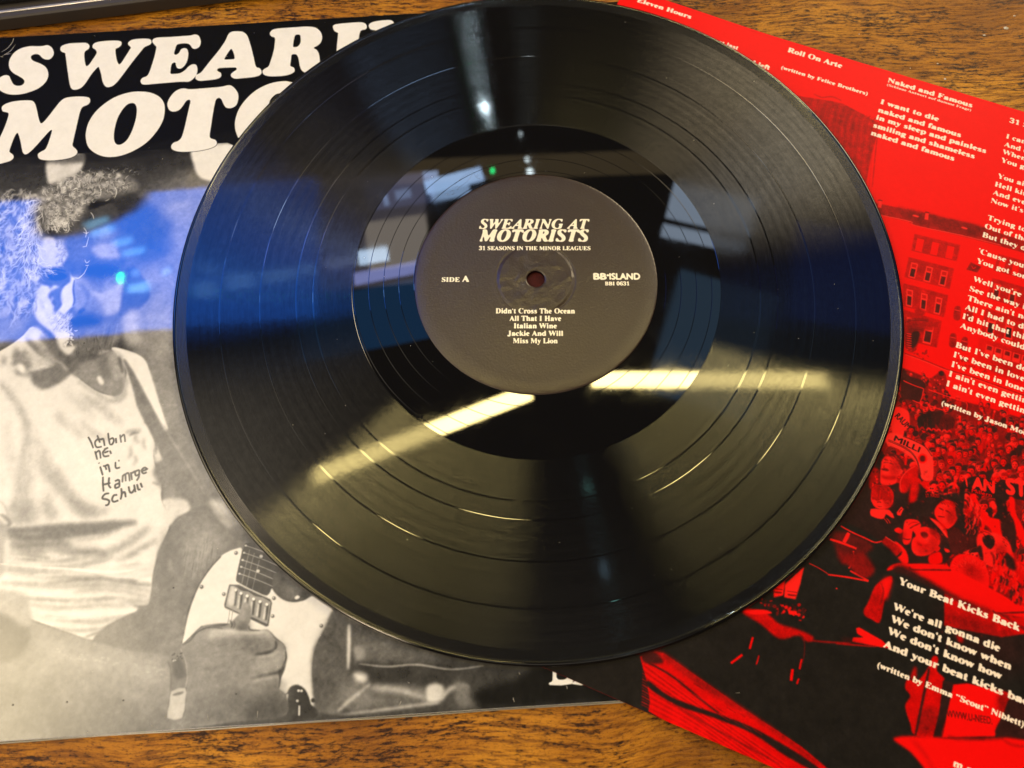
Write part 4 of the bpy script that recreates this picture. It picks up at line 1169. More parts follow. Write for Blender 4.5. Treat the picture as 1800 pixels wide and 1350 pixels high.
    st(Q7([160, 95, 190, 100, 205, 118]), 2.2, .32, .6)
    st(Q7([100, 120, 90, 150, 110, 158]), 1.6, .55, .6)
    f(Q7([60, 240, 170, 250, 240, 250, 220, 290, 100, 280]), .60, 2)
    st(Q7([250, 180, 290, 170, 300, 200, 270, 230]), 2, .98, .5)
    f(Q7([-60, 180, 20, 160, 40, 300, 10, 420, -80, 380]), .5, 1.5)
    for q in range(12):
        cv.ell(*Q7([r.uniform(-50, 20), r.uniform(190, 380)])[0], 2.2, 1.5, r.random() * 3, RED(r.choice([.85, .2])), .6)
    # girl with a fringe
    f(Q7([-30, 380, 60, 355, 150, 380, 205, 450, 200, 560, 180, 600, 130, 640, 40, 630, -20, 590, -60, 480]), .70, .9)
    f(Q7([-60, 500, 60, 480, 190, 530, 195, 570, 150, 620, 60, 640, -20, 610]), .90, .7)
    f(Q7([-50, 520, -40, 400, 60, 360, 160, 390, 205, 480, 180, 560, 140, 530, 100, 560, 70, 520, 20, 545, -20, 525]), .55, .8)
    for k in range(9):
        st(Q7([20 + k * 18, 370, 10 + k * 20, 450, 0 + k * 22, 530]), 1.2, r.uniform(.38, .75), .5, .8)
    st(Q7([10, 560, 40, 555, 60, 562]), 1.6, .3, .4)
    st(Q7([100, 565, 130, 570, 150, 580]), 1.6, .3, .4)
    st(Q7([20, 605, 45, 612, 70, 608]), 1.5, .4, .4)
    f(Q7([-60, 640, 40, 640, 160, 650, 215, 740, 180, 740, 120, 700, 100, 740, 60, 760, -60, 720]), .93, .6, n=2)
    for k in range(4):
        st(Q7([90 + k * 14, 745, 120 + k * 16, 780, 140 + k * 14, 812]), 1.2, .9 if k % 2 == 0 else .2, .4)
    f(Q7([245, 680, 300, 610, 325, 640, 290, 720, 250, 710]), .92, .5, n=1)
    st(Q7([270, 680, 290, 650, 310, 640]), 1.5, .1, .3)
    # raised arm left of the scarf, arm right
    f(Q7([480, 120, 400, 150, 330, 220, 280, 320, 280, 420, 330, 450, 380, 420, 430, 300, 500, 230]), .62, 1.4)
    st(Q7([470, 130, 380, 180, 310, 260, 285, 340, 300, 440]), 2, .95, .6)
    f(Q7([420, 300, 500, 260, 500, 420, 470, 540, 390, 560, 400, 440]), .66, 1.4)
    # skull badge with bones
    for p in ([590, 370, 660, 410, 740, 440], [740, 350, 660, 400, 590, 440]):
        st(Q7(p), 2.2, .88, .4, .95, 1)
    cv.ell(*Q7([660, 395])[0], 5.6, 5, 0, RED(.9), .5)
    cv.ell(*Q7([648, 395])[0], 1.3, 1.2, 0, RED(.05), .3)
    cv.ell(*Q7([672, 397])[0], 1.3, 1.2, 0, RED(.05), .3)
    s0, s1 = cv.tex(Q7([590, 498]))[0], cv.tex(Q7([750, 502]))[0]
    dd = (s1 - s0) / np.linalg.norm(s1 - s0)
    put_text(cv, "ST. PAULI", s0, np.linalg.norm(s1 - s0), 12, RED(.75), 'sans', .02, xdir=dd)
    # boy with short hair
    f(Q7([700, 640, 750, 570, 840, 535, 930, 580, 975, 680, 960, 760, 920, 830, 850, 880, 790, 830, 720, 760, 695, 700]), .88, .8)
    f(Q7([750, 570, 850, 530, 940, 580, 980, 690, 950, 680, 900, 600, 820, 570]), .60, 1.5)
    st(Q7([745, 625, 775, 640, 800, 655]), 2.4, .35, .6)
    st(Q7([825, 655, 855, 670, 885, 690]), 2.4, .35, .6)
    st(Q7([735, 725, 770, 730, 810, 735]), 1.8, .38, .6)
    st(Q7([800, 660, 785, 690, 800, 710]), 1.5, .7, .6)
    f(Q7([640, 755, 700, 765, 800, 830, 840, 900, 850, 980, 800, 940, 740, 840]), .75, 1)
    # scarf with letters, held up
    f(Q7([1045, 300, 1120, 262, 1200, 250, 1330, 290, 1440, 320, 1600, 330, 1800, 370, 1900, 400, 1900, 560, 1650, 520, 1540, 560, 1560, 760, 1450, 760, 1390, 740,
          1440, 660, 1420, 560, 1390, 500, 1250, 480, 1130, 440, 1060, 400, 1040, 620, 1010, 700, 960, 740, 940, 600, 990, 450, 1020, 340]), .055, .8, n=3)
    for t, a, b, e in (("T", [1052, 370], [1110, 372], 40), ("AN", [1145, 395], [1400, 450], 44), ("ST", [1550, 455], [1790, 500], 56)):
        s0, s1 = cv.tex(Q7(a))[0], cv.tex(Q7(b))[0]
        dd = (s1 - s0) / np.linalg.norm(s1 - s0)
        put_text(cv, t, s0, np.linalg.norm(s1 - s0), e, RED(.92), 'sans', .05, xdir=dd, thr=.14)
    for t, a, b in (("Millern", [1135, 440], [1370, 500]), ("our", [1295, 335], [1430, 362])):
        s0, s1 = cv.tex(Q7(a))[0], cv.tex(Q7(b))[0]
        dd = (s1 - s0) / np.linalg.norm(s1 - s0)
        put_text(cv, t, s0, np.linalg.norm(s1 - s0), 14, RED(.8), 'sans', .03, xdir=dd)
    # arms that hold it, person below
    f(Q7([1110, 470, 1170, 470, 1250, 620, 1360, 740, 1480, 780, 1500, 960, 1400, 950, 1340, 860, 1260, 800, 1170, 680, 1120, 560]), .82, 1)
    st(Q7([1120, 500, 1160, 640, 1260, 780]), 2, 1.0, .8)
    f(Q7([1580, 500, 1640, 520, 1660, 680, 1760, 900, 1800, 1120, 1720, 1050, 1640, 860, 1590, 680]), .82, 1)
    f(Q7([1480, 760, 1600, 720, 1660, 900, 1650, 1150, 1580, 1100, 1500, 960]), .1, 1)
    for q in range(60):
        x, y = r.uniform(1060, 1240), r.uniform(560, 900)
        st(Q7([x, y, x + 10, y + 30, x - 10, y + 70]), r.uniform(1.4, 3), r.choice([.5, .7, .85, .95, .3]), .6, .8)
    f(Q7([860, 900, 960, 860, 1060, 950, 1200, 960, 1180, 1060, 1080, 1130, 900, 1160]), .16, 1.2)
    # man with cap, shouting, hand at his eyes
    f(Q7([430, 880, 500, 860, 600, 850, 680, 900, 760, 960, 750, 1060, 680, 1150, 600, 1190, 480, 1190, 420, 1110, 430, 1000, 470, 950]), .88, .8)
    f(Q7([560, 720, 640, 760, 760, 860, 840, 960, 850, 1040, 800, 1090, 770, 1000, 720, 900, 620, 830, 540, 840]), .08, .9)
    f(Q7([640, 750, 720, 790, 800, 870, 850, 970, 820, 960, 760, 880]), .95, .6)
    f(Q7([530, 920, 580, 910, 620, 950, 580, 990, 540, 960]), .30, .8)
    f(Q7([480, 1020, 560, 1060, 640, 1060, 600, 1100, 500, 1080]), .60, 2)
    f(Q7([640, 860, 740, 920, 760, 980, 690, 960, 640, 920]), .45, 1.6)
    f(Q7([340, 790, 380, 760, 480, 770, 530, 820, 520, 870, 440, 900, 420, 1000, 380, 1060, 320, 1040, 320, 900]), .88, .7)
    st(Q7([400, 870, 450, 840, 520, 810]), 2.2, .3, .5)
    st(Q7([380, 830, 430, 800, 500, 795]), 1.3, .5, .5)
    st(Q7([310, 980, 360, 1000, 410, 995]), 2, .2, .5)
    f(Q7([220, 880, 270, 860, 320, 900, 290, 930, 230, 910]), .85, .7)
    f(Q7([690, 1080, 740, 1080, 760, 1110, 720, 1150, 690, 1120]), .85, .6)
    f(Q7([630, 1190, 760, 1150, 780, 1280, 640, 1290]), .78, 1)
    f(Q7([810, 1110, 860, 1120, 875, 1150, 830, 1150]), .9, .6)
    # phone in a hand
    f(Q7([60, 1030, 110, 970, 260, 1060, 310, 1140, 220, 1220, 110, 1130]), .50, .6, n=1)
    st(Q7([110, 968, 190, 1020, 255, 1062]), 1.5, 1.0, .4, .9, 1)
    f(Q7([215, 1020, 300, 1070, 370, 1170, 380, 1280, 300, 1290, 240, 1240, 310, 1150]), .85, .8)
    f(Q7([110, 1140, 150, 1150, 150, 1180, 110, 1165]), .95, .5)
    # person with hands at the mouth
    f(Q7([1200, 960, 1260, 920, 1400, 920, 1500, 960, 1580, 1040, 1620, 1160, 1620, 1240, 1560, 1240, 1540, 1140, 1440, 1160, 1420, 1300, 1380, 1320, 1260, 1280, 1260, 1180, 1200, 1080]), .90, .9)
    f(Q7([1270, 970, 1340, 945, 1400, 980, 1405, 1060, 1360, 1115, 1300, 1080, 1265, 1020]), .06, .7)
    f(Q7([1200, 1100, 1250, 1080, 1270, 1240, 1240, 1230]), .1, 1)
    st(Q7([1360, 1150, 1400, 1220, 1400, 1340]), 4, .35, 1)
    f(Q7([1540, 1160, 1620, 1250, 1600, 1400, 1540, 1400]), .1, 1)
    st(Q7([1430, 1120, 1450, 1200, 1520, 1220]), 2, .55, .8)
    # modelling of the larger faces: shaded side, cheek light, hair
    for (x, y, rx, ry) in ((235, 150, 60, 100), (150, 560, 50, 70), (900, 720, 60, 100), (690, 1060, 60, 110), (560, 1130, 90, 40), (1480, 1120, 60, 60), (310, 960, 40, 60), (480, 400, 40, 90)):
        p = Q7([x, y])[0]
        cv.ell(p[0], p[1], rx / 6.75, ry / 6.75, .2, RED(.45), 3.2, .6)
    for (x, y) in ((120, 80), (110, 210), (60, 600), (800, 610), (780, 690), (820, 780), (480, 1150), (600, 1000), (360, 820), (1400, 960)):
        p = Q7([x, y])[0]
        cv.ell(p[0], p[1], 4.5, 3.2, .3, RED(1.0), 2.2, .55)
    for q in range(150):
        x, y = r.choice([(110, 20), (200, 10), (290, 90), (820, 550), (920, 590), (60, 380), (150, 400), (1300, 930), (1520, 1000), (760, 960)])
        x += r.gauss(0, 30)
        y += r.gauss(0, 22)
        st(Q7([x, y, x + 10, y + 8, x + 24, y + 22]), r.uniform(.7, 1.5), r.choice([.2, .3, .6, .9]), .5, .6)
    for q in range(260):
        x, y = r.uniform(300, 1750), r.uniform(-60, 1250)
        w = Q7([x, y])[0]
        cv.ell(w[0], w[1], r.uniform(.8, 3), r.uniform(.6, 2), r.uniform(0, 3), RED(r.choice([.1, .35, .55, .75, .95])), .8, .35)
    # round hood in front and more coats
    f(Q7([880, 1300, 940, 1200, 1040, 1172, 1160, 1200, 1280, 1270, 1330, 1400, 1340, 1560, 1280, 1600, 1100, 1500, 900, 1420]), .84, .8)
    f(Q8([1190, 60, 1290, 70, 1390, 150, 1400, 210, 1300, 220, 1210, 150]), .55, 5)
    for k in range(160):
        a = r.uniform(3.3, 6.4)
        rr = r.uniform(.55, 1)
        x, y = 1270 + 190 * rr * math.cos(a), 170 + 170 * rr * math.sin(a)
        st(Q8([x, y, x + 14 * math.cos(a), y + 14 * math.sin(a), x + 26 * math.cos(a), y + 26 * math.sin(a)]), .8, r.choice([.95, .6, 1, .7]), .3, .6)
    for (x0, x1, y0, y1, n) in ((1480, 1800, -40, 300, 120), (1650, 1830, 280, 440, 60)):
        for k in range(n):
            x, y = r.uniform(x0, x1), r.uniform(y0, y1)
            st(Q8([x, y, x + 12, y + 30, x - 4, y + 70]), r.uniform(2, 6), r.choice([.1, .6, .8, .9, .7, .85]), .7, .85)
    f(Q8([1620, -20, 1690, 0, 1720, 120, 1660, 110, 1620, 60]), .08, 1.5)
    # stage: dark floor, frames, box
    stage = [(1480, 930), (1560, 985), (1600, 1000), (1640, 1010), (1660, 1030), (1660, 1100), (1760, 1120), (1830, 1110), (1900, 1500), (800, 1500), (700, 1000), (1300, 1000)]
    cv.fill(stage, RED(0), 1.0, n=1)
    f(Z(1050, 900, 3, [1270, 60, 1500, 160, 1640, 330, 1500, 330, 1300, 300, 1100, 250]), .0, 2)
    f(P4([340, 900, 520, 900, 600, 960, 540, 1000, 620, 1120, 550, 1190, 420, 1100, 330, 1040]), .34, 3, n=2)
    f(P4([300, 830, 480, 860, 600, 960, 400, 1000, 300, 940]), .22, 3)
    for p, w in (([350, 785, 440, 835, 540, 880, 620, 915, 675, 905], 2.4), ([265, 890, 360, 920, 475, 965], 4), ([415, 840, 395, 880, 375, 915], 7),
                 ([100, 1080, 180, 1120, 250, 1165], 1.4), ([250, 1170, 400, 1190, 570, 1222], 3), ([425, 1140, 500, 1180, 570, 1220], 3.2), ([450, 990, 455, 1040, 420, 1115], 1.2)):
        st(P4(p), w, .90, .5, .95, .8)
    for x, y in ((452, 988), (417, 1117), (318, 1280)):
        cv.ell(*P4([x, y])[0], 1.5, 1.2, 0, RED(.9), .4)
    box = Q8([440, 130, 480, 80, 560, 55, 660, 60, 990, 65, 1080, 105, 1250, 190, 1480, 310, 1640, 400, 1720, 460, 1900, 510, 1900, 640, 1760, 590, 1600, 560, 1440, 520, 1100, 380,
              900, 270, 760, 190, 640, 130, 560, 95, 500, 120])
    f(box, .83, 1.2, n=2)
    f(Q8([560, 70, 700, 130, 900, 250, 1200, 420, 1500, 540, 1300, 500, 1000, 360, 760, 230, 600, 160, 500, 130]), .12, 3)
    st(Q8([665, 92, 700, 120, 900, 122, 1078, 125]), 3, .3, .6, .9, 1)
    st(Q8([1490, 520, 1530, 550, 1700, 545, 1850, 540]), 3, .25, .8, .9, 1)
    f(Q8([1640, 560, 1700, 590, 1860, 600, 1860, 700, 1700, 640]), .7, 2)
    f(Q8([440, 200, 495, 192, 480, 300, 420, 440, 375, 640, 290, 610, 230, 580, 215, 520, 260, 440, 330, 280]), .60, 1.2)
    f(Q8([400, 230, 490, 200, 470, 320, 440, 420, 400, 360]), .85, 3)
    st(Q8([380, 250, 410, 330, 380, 470]), 2, .3, 1)
    f(Q8([0, 20, 100, -20, 200, -10, 310, 110, 240, 200, 130, 150, 60, 60, 0, 60]), .38, 2.5)
    f(Q8([140, 700, 170, 690, 400, 820, 480, 900, 350, 880, 100, 830, 110, 790, 210, 790, 150, 750]), .86, .7, n=1)
    st(Q8([-60, 850, 60, 860, 340, 880]), 2.5, .6, .8, .9)
    st(Q8([0, 810, 100, 825, 200, 850]), 4, .4, 3, .6)
    # bottom: person in bright coat, table edge
    f(P5([930, 555, 950, 560, 945, 640, 900, 640]), .50, 2)
    f(P5([880, 650, 960, 660, 1040, 560, 1080, 470, 1120, 480, 1110, 580, 1170, 640, 1160, 700, 1150, 1090, 940, 1090, 900, 1000, 860, 860, 900, 780, 860, 720]), .66, 1.2)
    f(P5([980, 900, 1120, 880, 1100, 1000, 1020, 1080, 960, 1060]), .45, 4)
    f(P5([1240, 690, 1350, 680, 1700, 760, 1640, 900, 1570, 1100, 1150, 1110]), .83, 1.2, n=1)
    f(P5([1600, 760, 1700, 780, 1640, 920, 1590, 900]), .5, 3)
    f(P5([1160, 660, 1240, 670, 1200, 850, 1140, 1120, 1080, 1110, 1130, 900]), .06, .8, n=1)
    st(P5([1050, 560, 1010, 760, 940, 1100]), 5, .08, .8)
    f(P5([1700, 800, 1900, 860, 1900, 1080, 1580, 1090, 1640, 920]), .08, 1)
    f(P5([1130, 40, 1800, 300, 1800, 560, 1500, 560, 1300, 400]), .10, 14, .5)
    f(P5([1270, 300, 1310, 290, 1320, 350, 1280, 350]), .5, 2)
    f(P5([1080, 480, 1110, 490, 1100, 560, 1060, 540]), .6, 1.5)
    for k in range(26):
        cv.ell(*P5([r.uniform(1060, 1500), r.uniform(180, 420)])[0], 1.8, 1.4, 0, RED(r.uniform(.15, .4)), 1, .8)
    s0, s1 = cv.tex(P5([1190, 945]))[0], cv.tex(P5([1550, 1005]))[0]
    dd = (s1 - s0) / np.linalg.norm(s1 - s0)
    put_text(cv, "WWW.U-NEED.", s0, np.linalg.norm(s1 - s0), 22, RED(.2), 'sans', .02, xdir=dd, soft=.8)
    f(P5([770, 1130, 800, 1105, 920, 1098, 1400, 1120, 1900, 1140, 1900, 1500, 1300, 1500, 1100, 1440, 1000, 1340, 900, 1220]), .83, 1.6, n=2)
    st(P5([900, 1110, 1000, 1220, 1120, 1420]), 4, .55, 3, .8)
    st(P5([1200, 1100, 1300, 1120, 1600, 1120]), 4, .35, 2, .8)
    st(P5([1600, 1100, 1720, 1170, 1900, 1180]), 3, .4, 2, .8)
    # bottles, cables, small things at the left
    f(R7([930, 400, 990, 360, 980, 440, 930, 450]), .88, .8, n=1)
    f(R7([990, 380, 1090, 290, 1070, 380, 1045, 460, 985, 450]), .92, .8, n=1)
    for x, y in ((950, 420), (1028, 435)):
        s0, s1 = cv.tex(R7([x - 22, y]))[0], cv.tex(R7([x + 22, y + 2]))[0]
        dd = (s1 - s0) / np.linalg.norm(s1 - s0)
        st(R7([x - 28, y - 18, x, y - 14, x + 28, y - 10]), 1.2, .2, .4)
        st(R7([x - 24, y, x, y + 4, x + 22, y + 6]), 3, .3, .5)
    for q in range(70):
        x = r.uniform(850, 1100)
        y = 470 + (x - 850) * .28 + r.gauss(0, 16)
        cv.ell(*R7([x, y])[0], r.uniform(1, 4), r.uniform(1, 3), r.random() * 3, RED(r.choice([.1, .3, .6, .85, .15])), .6, .9)
    f(R7([765, 530, 800, 510, 900, 540, 960, 590, 1060, 620, 1140, 660, 1110, 685, 1060, 650, 960, 668, 860, 590]), .62, 2.0)
    f(R7([780, 520, 880, 515, 920, 535, 820, 540]), .85, .8)
    f(R7([1005, 518, 1050, 522, 1058, 545, 1010, 540]), .88, .6, n=1)
    st(R7([1080, 672, 1200, 685, 1340, 692]), 2.6, .55, 1, .9)
    st(R7([1060, 640, 1090, 680, 1090, 760, 1070, 830]), 1.4, .30, .6)
    for p, w in (([705, 798, 735, 775, 765, 752], 4.2), ([803, 722, 812, 690, 820, 660], 4), ([838, 805, 846, 780, 852, 756], 2), ([1022, 890, 1026, 855, 1030, 828], 5),
                 ([1066, 830, 1072, 800, 1078, 775], 3), ([1052, 908, 1058, 890, 1064, 878], 3)):
        st(R7(p), w, .80, .6, .95, .95)
    # red striped fabric strip at the lower edge
    strip = R7([225, 762, 300, 735, 350, 745, 430, 800, 560, 890, 760, 1030, 960, 1160, 1080, 1240, 1210, 1350, 1500, 1500, 900, 1500, 600, 1250, 270, 1050, 278, 1000, 262, 900])
    f(strip, .70, .6, n=1)
    for k in range(16):
        o = k * 15
        st(R7([240 - k * .5, 790 + o, 500 + k * 4, 985 + o * .9, 1000, 1330 + o * .8]), 1.6, .48 if k % 2 else .85, .6, .7, 1)
    f(R7([300, 735, 360, 745, 560, 890, 800, 1050, 1000, 1190, 1200, 1350, 1100, 1290, 900, 1140, 700, 1020, 500, 890, 380, 800]), .42, 2.5, .8)
    f(R7([270, 890, 380, 970, 560, 1040, 760, 1110, 900, 1180, 1100, 1300, 1250, 1420, 1000, 1290, 820, 1170, 600, 1080, 420, 1020, 275, 930]), .03, 1.2)
    st(R7([260, 790, 400, 870, 560, 1000, 640, 1060]), 3.4, .06, .9)
    st(R7([400, 1010, 560, 1110, 760, 1220, 960, 1330]), 2.5, .25, 1.2, .8)
    f(R7([240, 740, 300, 735, 350, 790, 300, 800, 240, 790]), .14, 2)
    for q in range(40):
        x = r.uniform(330, 900)
        y = 800 + (x - 330) * .67 + r.uniform(-20, 60)
        st(R7([x, y, x + 20, y + 13, x + 50, y + 32]), r.uniform(.6, 1.4), r.choice([.9, .6, .3]), .4, .6)
    cv.ell(940, 494, 22, 20, 0, RED(.12), 2)  # dark patch under the spindle hole, its shade put into the print
    tx = np.zeros((I_PX, I_PX), np.float32)
    for sg, am in ((.7, 1.2), (1.6, 1.8), (4, 2.0), (12, 1.6)):
        q = blur(rng.normal(0, 1, (I_PX, I_PX)).astype(np.float32), sg)
        tx += q / q.std() * am * .022
    g = tx / .10
    lum = cv.a[:, :, 0]
    sat = np.clip((.92 - lum) * 4, .06, 1)[:, :, None]
    cv.a *= 1 + g[:, :, None] * .10 * sat
    # lyrics
    CR = (0.96, 0.90, 0.84)

    def line(t, a, b=None, em=None, frac=1.0, fat=.044, style="bold"):
        s0 = cv.tex(np.array([a], float))[0]
        if b is not None:
            s1 = cv.tex(np.array([b], float))[0]
            wd = (s1 - s0)[0]
        else:
            m, x0, x1 = text_mask(t, style, fat)
            wd = (x1 - x0) * em * 1.12
        put_text(cv, t, s0, wd, em, CR, style, fat, thr=.24)
        return wd
    E1 = 27.0
    line("Eleven Hours", (1119, 3), (1214, 33), 24)
    line("at last", (1262, 76), (1297, 87), 22)
    line("I left", (1322, 113), (1353, 121), 24)
    line("Roll On Arte", (1384, 91), (1479, 120), E1)
    line("(written by Felice Brothers)", (1373, 121), (1524, 169), 19)
    line("Naked and Famous", (1560, 144), (1708, 190), 25)
    line("(Schlaue Antwort auf dumme Frage)", (1559, 150.5), (1706, 197.5), 12.5, fat=.04)
    E2 = 25.5
    line("I want to die", (1547, 182), (1649, 214.5), E2)
    line("naked and famous", (1543, 196.5), (1688, 242.7), E2)
    line("in my sleep and painless", (1539.5, 209.5), (1732, 271.5), E2)
    line("smiling and shameless", (1535, 223.5), (1712, 280.5), E2)
    line("naked and famous", (1530.5, 237), (1676, 284.5), E2)
    line("31 Seasons", (1774, 215), em=E2)
    W = [("I can't remember", 1768, 242.7), ("And even if I", 1764.5, 256.7), ("When you go", 1761.5, 270), ("You got it all", 1759, 284.5), ("You ain't got", 1753, 312.5),
         ("Hell kind of", 1748, 327), ("And even then", 1744.5, 341.5), ("Now it's over", 1741, 356), ("Trying to get", 1735.5, 386), ("Out of the", 1730.7, 401),
         ("But they don't", 1726, 416), ("'Cause you know", 1720, 445), ("You got some", 1716, 462), ("Well you're in", 1710, 494), ("See the way it", 1704, 511),
         ("There ain't no", 1700, 527.5), ("All I had to do", 1695.5, 543.5), ("I'd hit that thing", 1691, 559.5), ("Anybody could", 1687, 576),
         ("But I've been down", 1679, 610), ("I've been in love", 1675, 627), ("I've been in lonely", 1671.5, 644), ("I ain't even getting", 1667, 661), ("I ain't even getting", 1662.5, 678)]
    for t, x, y in W:
        line(t, (x, y), em=24.5)
    line("(written by Jason Mol", (1655, 712), (1802, 765), 20)
    line("Your Beat Kicks Back", (1579, 1026), (1792, 1111), 25)
    line("We're all gonna die", (1569, 1071), (1757, 1145), 25)
    line("We don't know when", (1565, 1093), (1777, 1177), 25)
    line("We don't know how", (1559.5, 1114), (1761, 1193), 25)
    line("And your beat kicks back", (1552, 1137), (1822, 1246), 25)
    line("(written by Emma “Scout” Niblett)", (1542, 1173), (1799, 1278), 19.5)
    line("m and", (1675, 1347), em=24)
    return cv

# ================================================================== helpers for objects
def link_mesh(name, verts, faces, mat=None, parent=None, smooth_f=None):
    me = bpy.data.meshes.new(name)
    me.from_pydata([tuple(v) for v in verts], [], faces)
    me.update()
    o = bpy.data.objects.new(name, me)
    COL.objects.link(o)
    if mat:
        me.materials.append(mat)
    if smooth_f is not None:
        me.polygons.foreach_set('use_smooth', [smooth_f] * len(me.polygons))
    if parent:
        o.parent = parent
    return o


def thing(name, label, cat, loc=(0, 0, 0), rz=0.0, group=None):
    o = bpy.data.objects.new(name, None)
    o.empty_display_size = 0.01
    COL.objects.link(o)
    o.location = loc
    o.rotation_euler = (0, 0, rz)
    o["label"] = label
    o["category"] = cat
    if group:
        o["group"] = group
    return o


def lathe(name, prof, mat, parent, n=540, smooth_f=True, closed=False):
    """prof: list of (r, z); faces between neighbours, round the z axis"""
    V, Fc = [], []
    m = len(prof)
    for i in range(n):
        a = 2 * math.pi * i / n
        c, s = math.cos(a), math.sin(a)
        V += [(r * c, r * s, z) for r, z in prof]
    for i in range(n):
        j = (i + 1) % n
        for k in range(m - 1 if not closed else m):
            k2 = (k + 1) % m
            Fc.append((i * m + k, j * m + k, j * m + k2, i * m + k2))
    o = link_mesh(name, V, Fc, mat, parent, smooth_f)
    return o


def tube(name, pts, rad, mat, parent, seg=8, squash=1.0, caps=True):
    P = [Vector(p) for p in pts]
    V, Fc = [], []
    for i, p in enumerate(P):
        d = (P[min(i + 1, len(P) - 1)] - P[max(i - 1, 0)]).normalized()
        side = d.cross(Vector((0, 0, 1))).normalized()
        up = side.cross(d)
        r = rad[i] if isinstance(rad, (list, tuple)) else rad
        for k in range(seg):
            a = 2 * math.pi * k / seg
            V.append(p + side * math.cos(a) * r + up * math.sin(a) * r * squash)
    for i in range(len(P) - 1):
        for k in range(seg):
            Fc.append((i * seg + k, i * seg + (k + 1) % seg, (i + 1) * seg + (k + 1) % seg, (i + 1) * seg + k))
    if caps:
        Fc.append(tuple(range(seg))[::-1])
        Fc.append(tuple((len(P) - 1) * seg + k for k in range(seg)))
    return link_mesh(name, V, Fc, mat, parent, True)


def new_mat(name):
    m = bpy.data.materials.new(name)
    m.use_nodes = True
    nt = m.node_tree
    return m, nt, nt.nodes, nt.links, nt.nodes["Principled BSDF"]


def node(nt, typ, **kw):
    n = nt.nodes.new(typ)
    for k, v in kw.items():
        if k == 'inp':
            for a, b in v.items():
                n.inputs[a].default_value = b
        else:
            setattr(n, k, v)
    return n


# ------------------------------------------------------------------ materials
def mat_wood():
    m, nt, N, L, P = new_mat("dark_stained_oak")
    tc = node(nt, 'ShaderNodeTexCoord')
    mp = node(nt, 'ShaderNodeMapping')
    mp.inputs['Rotation'].default_value = (0, 0, math.radians(-3.0))
    L.new(tc.outputs['Object'], mp.inputs['Vector'])
    # slow bend of the grain
    nw = node(nt, 'ShaderNodeTexNoise', inp={'Scale': 9.0, 'Detail': 3.0})
    L.new(mp.outputs[0], nw.inputs['Vector'])
    sub = node(nt, 'ShaderNodeVectorMath', operation='SUBTRACT')
    sub.inputs[1].default_value = (.5, .5, .5)
    L.new(nw.outputs['Color'], sub.inputs[0])
    sc = node(nt, 'ShaderNodeVectorMath', operation='MULTIPLY')
    sc.inputs[1].default_value = (.0, .022, .0)
    L.new(sub.outputs[0], sc.inputs[0])
    add = node(nt, 'ShaderNodeVectorMath', operation='ADD')
    L.new(mp.outputs[0], add.inputs[0])
    L.new(sc.outputs[0], add.inputs[1])

    def stretched(sx, sy, scale, detail, rough=.6, typ='ShaderNodeTexNoise'):
        q = node(nt, 'ShaderNodeVectorMath', operation='MULTIPLY')
        q.inputs[1].default_value = (sx, sy, 1)
        L.new(add.outputs[0], q.inputs[0])
        t = node(nt, typ, inp={'Scale': scale, 'Detail': detail, 'Roughness': rough})
        L.new(q.outputs[0], t.inputs['Vector'])
        return t
    broad = stretched(1, 2.0, 9, 5)
    cloud = stretched(1, 1.6, 42, 5, .65)
    lines = stretched(1, 9, 110, 4, .6)
    pores = stretched(1, 3.2, 330, 4, .75)
    fleck = stretched(1, 2.2, 700, 3, .8)
    r1 = node(nt, 'ShaderNodeValToRGB')
    r1.color_ramp.elements[0].position, r1.color_ramp.elements[0].color = .30, (.15, .048, .003, 1)
    r1.color_ramp.elements[1].position, r1.color_ramp.elements[1].color = .70, (.66, .30, .024, 1)
    e = r1.color_ramp.elements.new(.5)
    e.color = (.42, .165, .010, 1)
    L.new(broad.outputs['Fac'], r1.inputs[0])

    def dark(prev, tex, lo, hi, col, amt):
        rr = node(nt, 'ShaderNodeMapRange', inp={'From Min': lo, 'From Max': hi, 'To Min': amt, 'To Max': 0.0})
        L.new(tex.outputs['Fac'], rr.inputs['Value'])
        mx = node(nt, 'ShaderNodeMix', data_type='RGBA')
        L.new(rr.outputs[0], mx.inputs['Factor'])
        L.new(prev, mx.inputs[6])
        mx.inputs[7].default_value = col
        return mx.outputs[2]
    # pores gather where the cloud noise is dark
    both = node(nt, 'ShaderNodeMath', operation='MULTIPLY_ADD')
    both.inputs[1].default_value = .55
    L.new(cloud.outputs['Fac'], both.inputs[0])
    L.new(pores.outputs['Fac'], both.inputs[2])
    both2 = node(nt, 'ShaderNodeMath', operation='MULTIPLY_ADD')
    both2.inputs[1].default_value = .45
    L.new(lines.outputs['Fac'], both2.inputs[0])
    L.new(both.outputs[0], both2.inputs[2])

    class _O:
        outputs = {'Fac': both2.outputs[0]}
    c = dark(r1.outputs[0], lines, .40, .56, (.13, .040, .004, 1), .75)
    c = dark(c, _O, .86, .99, (.022, .006, .001, 1), 1.0)
    c = dark(c, fleck, .36, .47, (.07, .018, .003, 1), .6)
    L.new(c, P.inputs['Base Color'])
    h = node(nt, 'ShaderNodeMath', operation='ADD')
    L.new(pores.outputs['Fac'], h.inputs[0])
    L.new(lines.outputs['Fac'], h.inputs[1])
    h2 = node(nt, 'ShaderNodeMath', operation='ADD')
    L.new(h.outputs[0], h2.inputs[0])
    L.new(fleck.outputs['Fac'], h2.inputs[1])
    b = node(nt, 'ShaderNodeBump', inp={'Strength': .6, 'Distance': .0005})
    L.new(h2.outputs[0], b.inputs['Height'])
    L.new(b.outputs[0], P.inputs['Normal'])
    P.inputs['Roughness'].default_value = .38
    P.inputs['Specular IOR Level'].default_value = .20
    return m


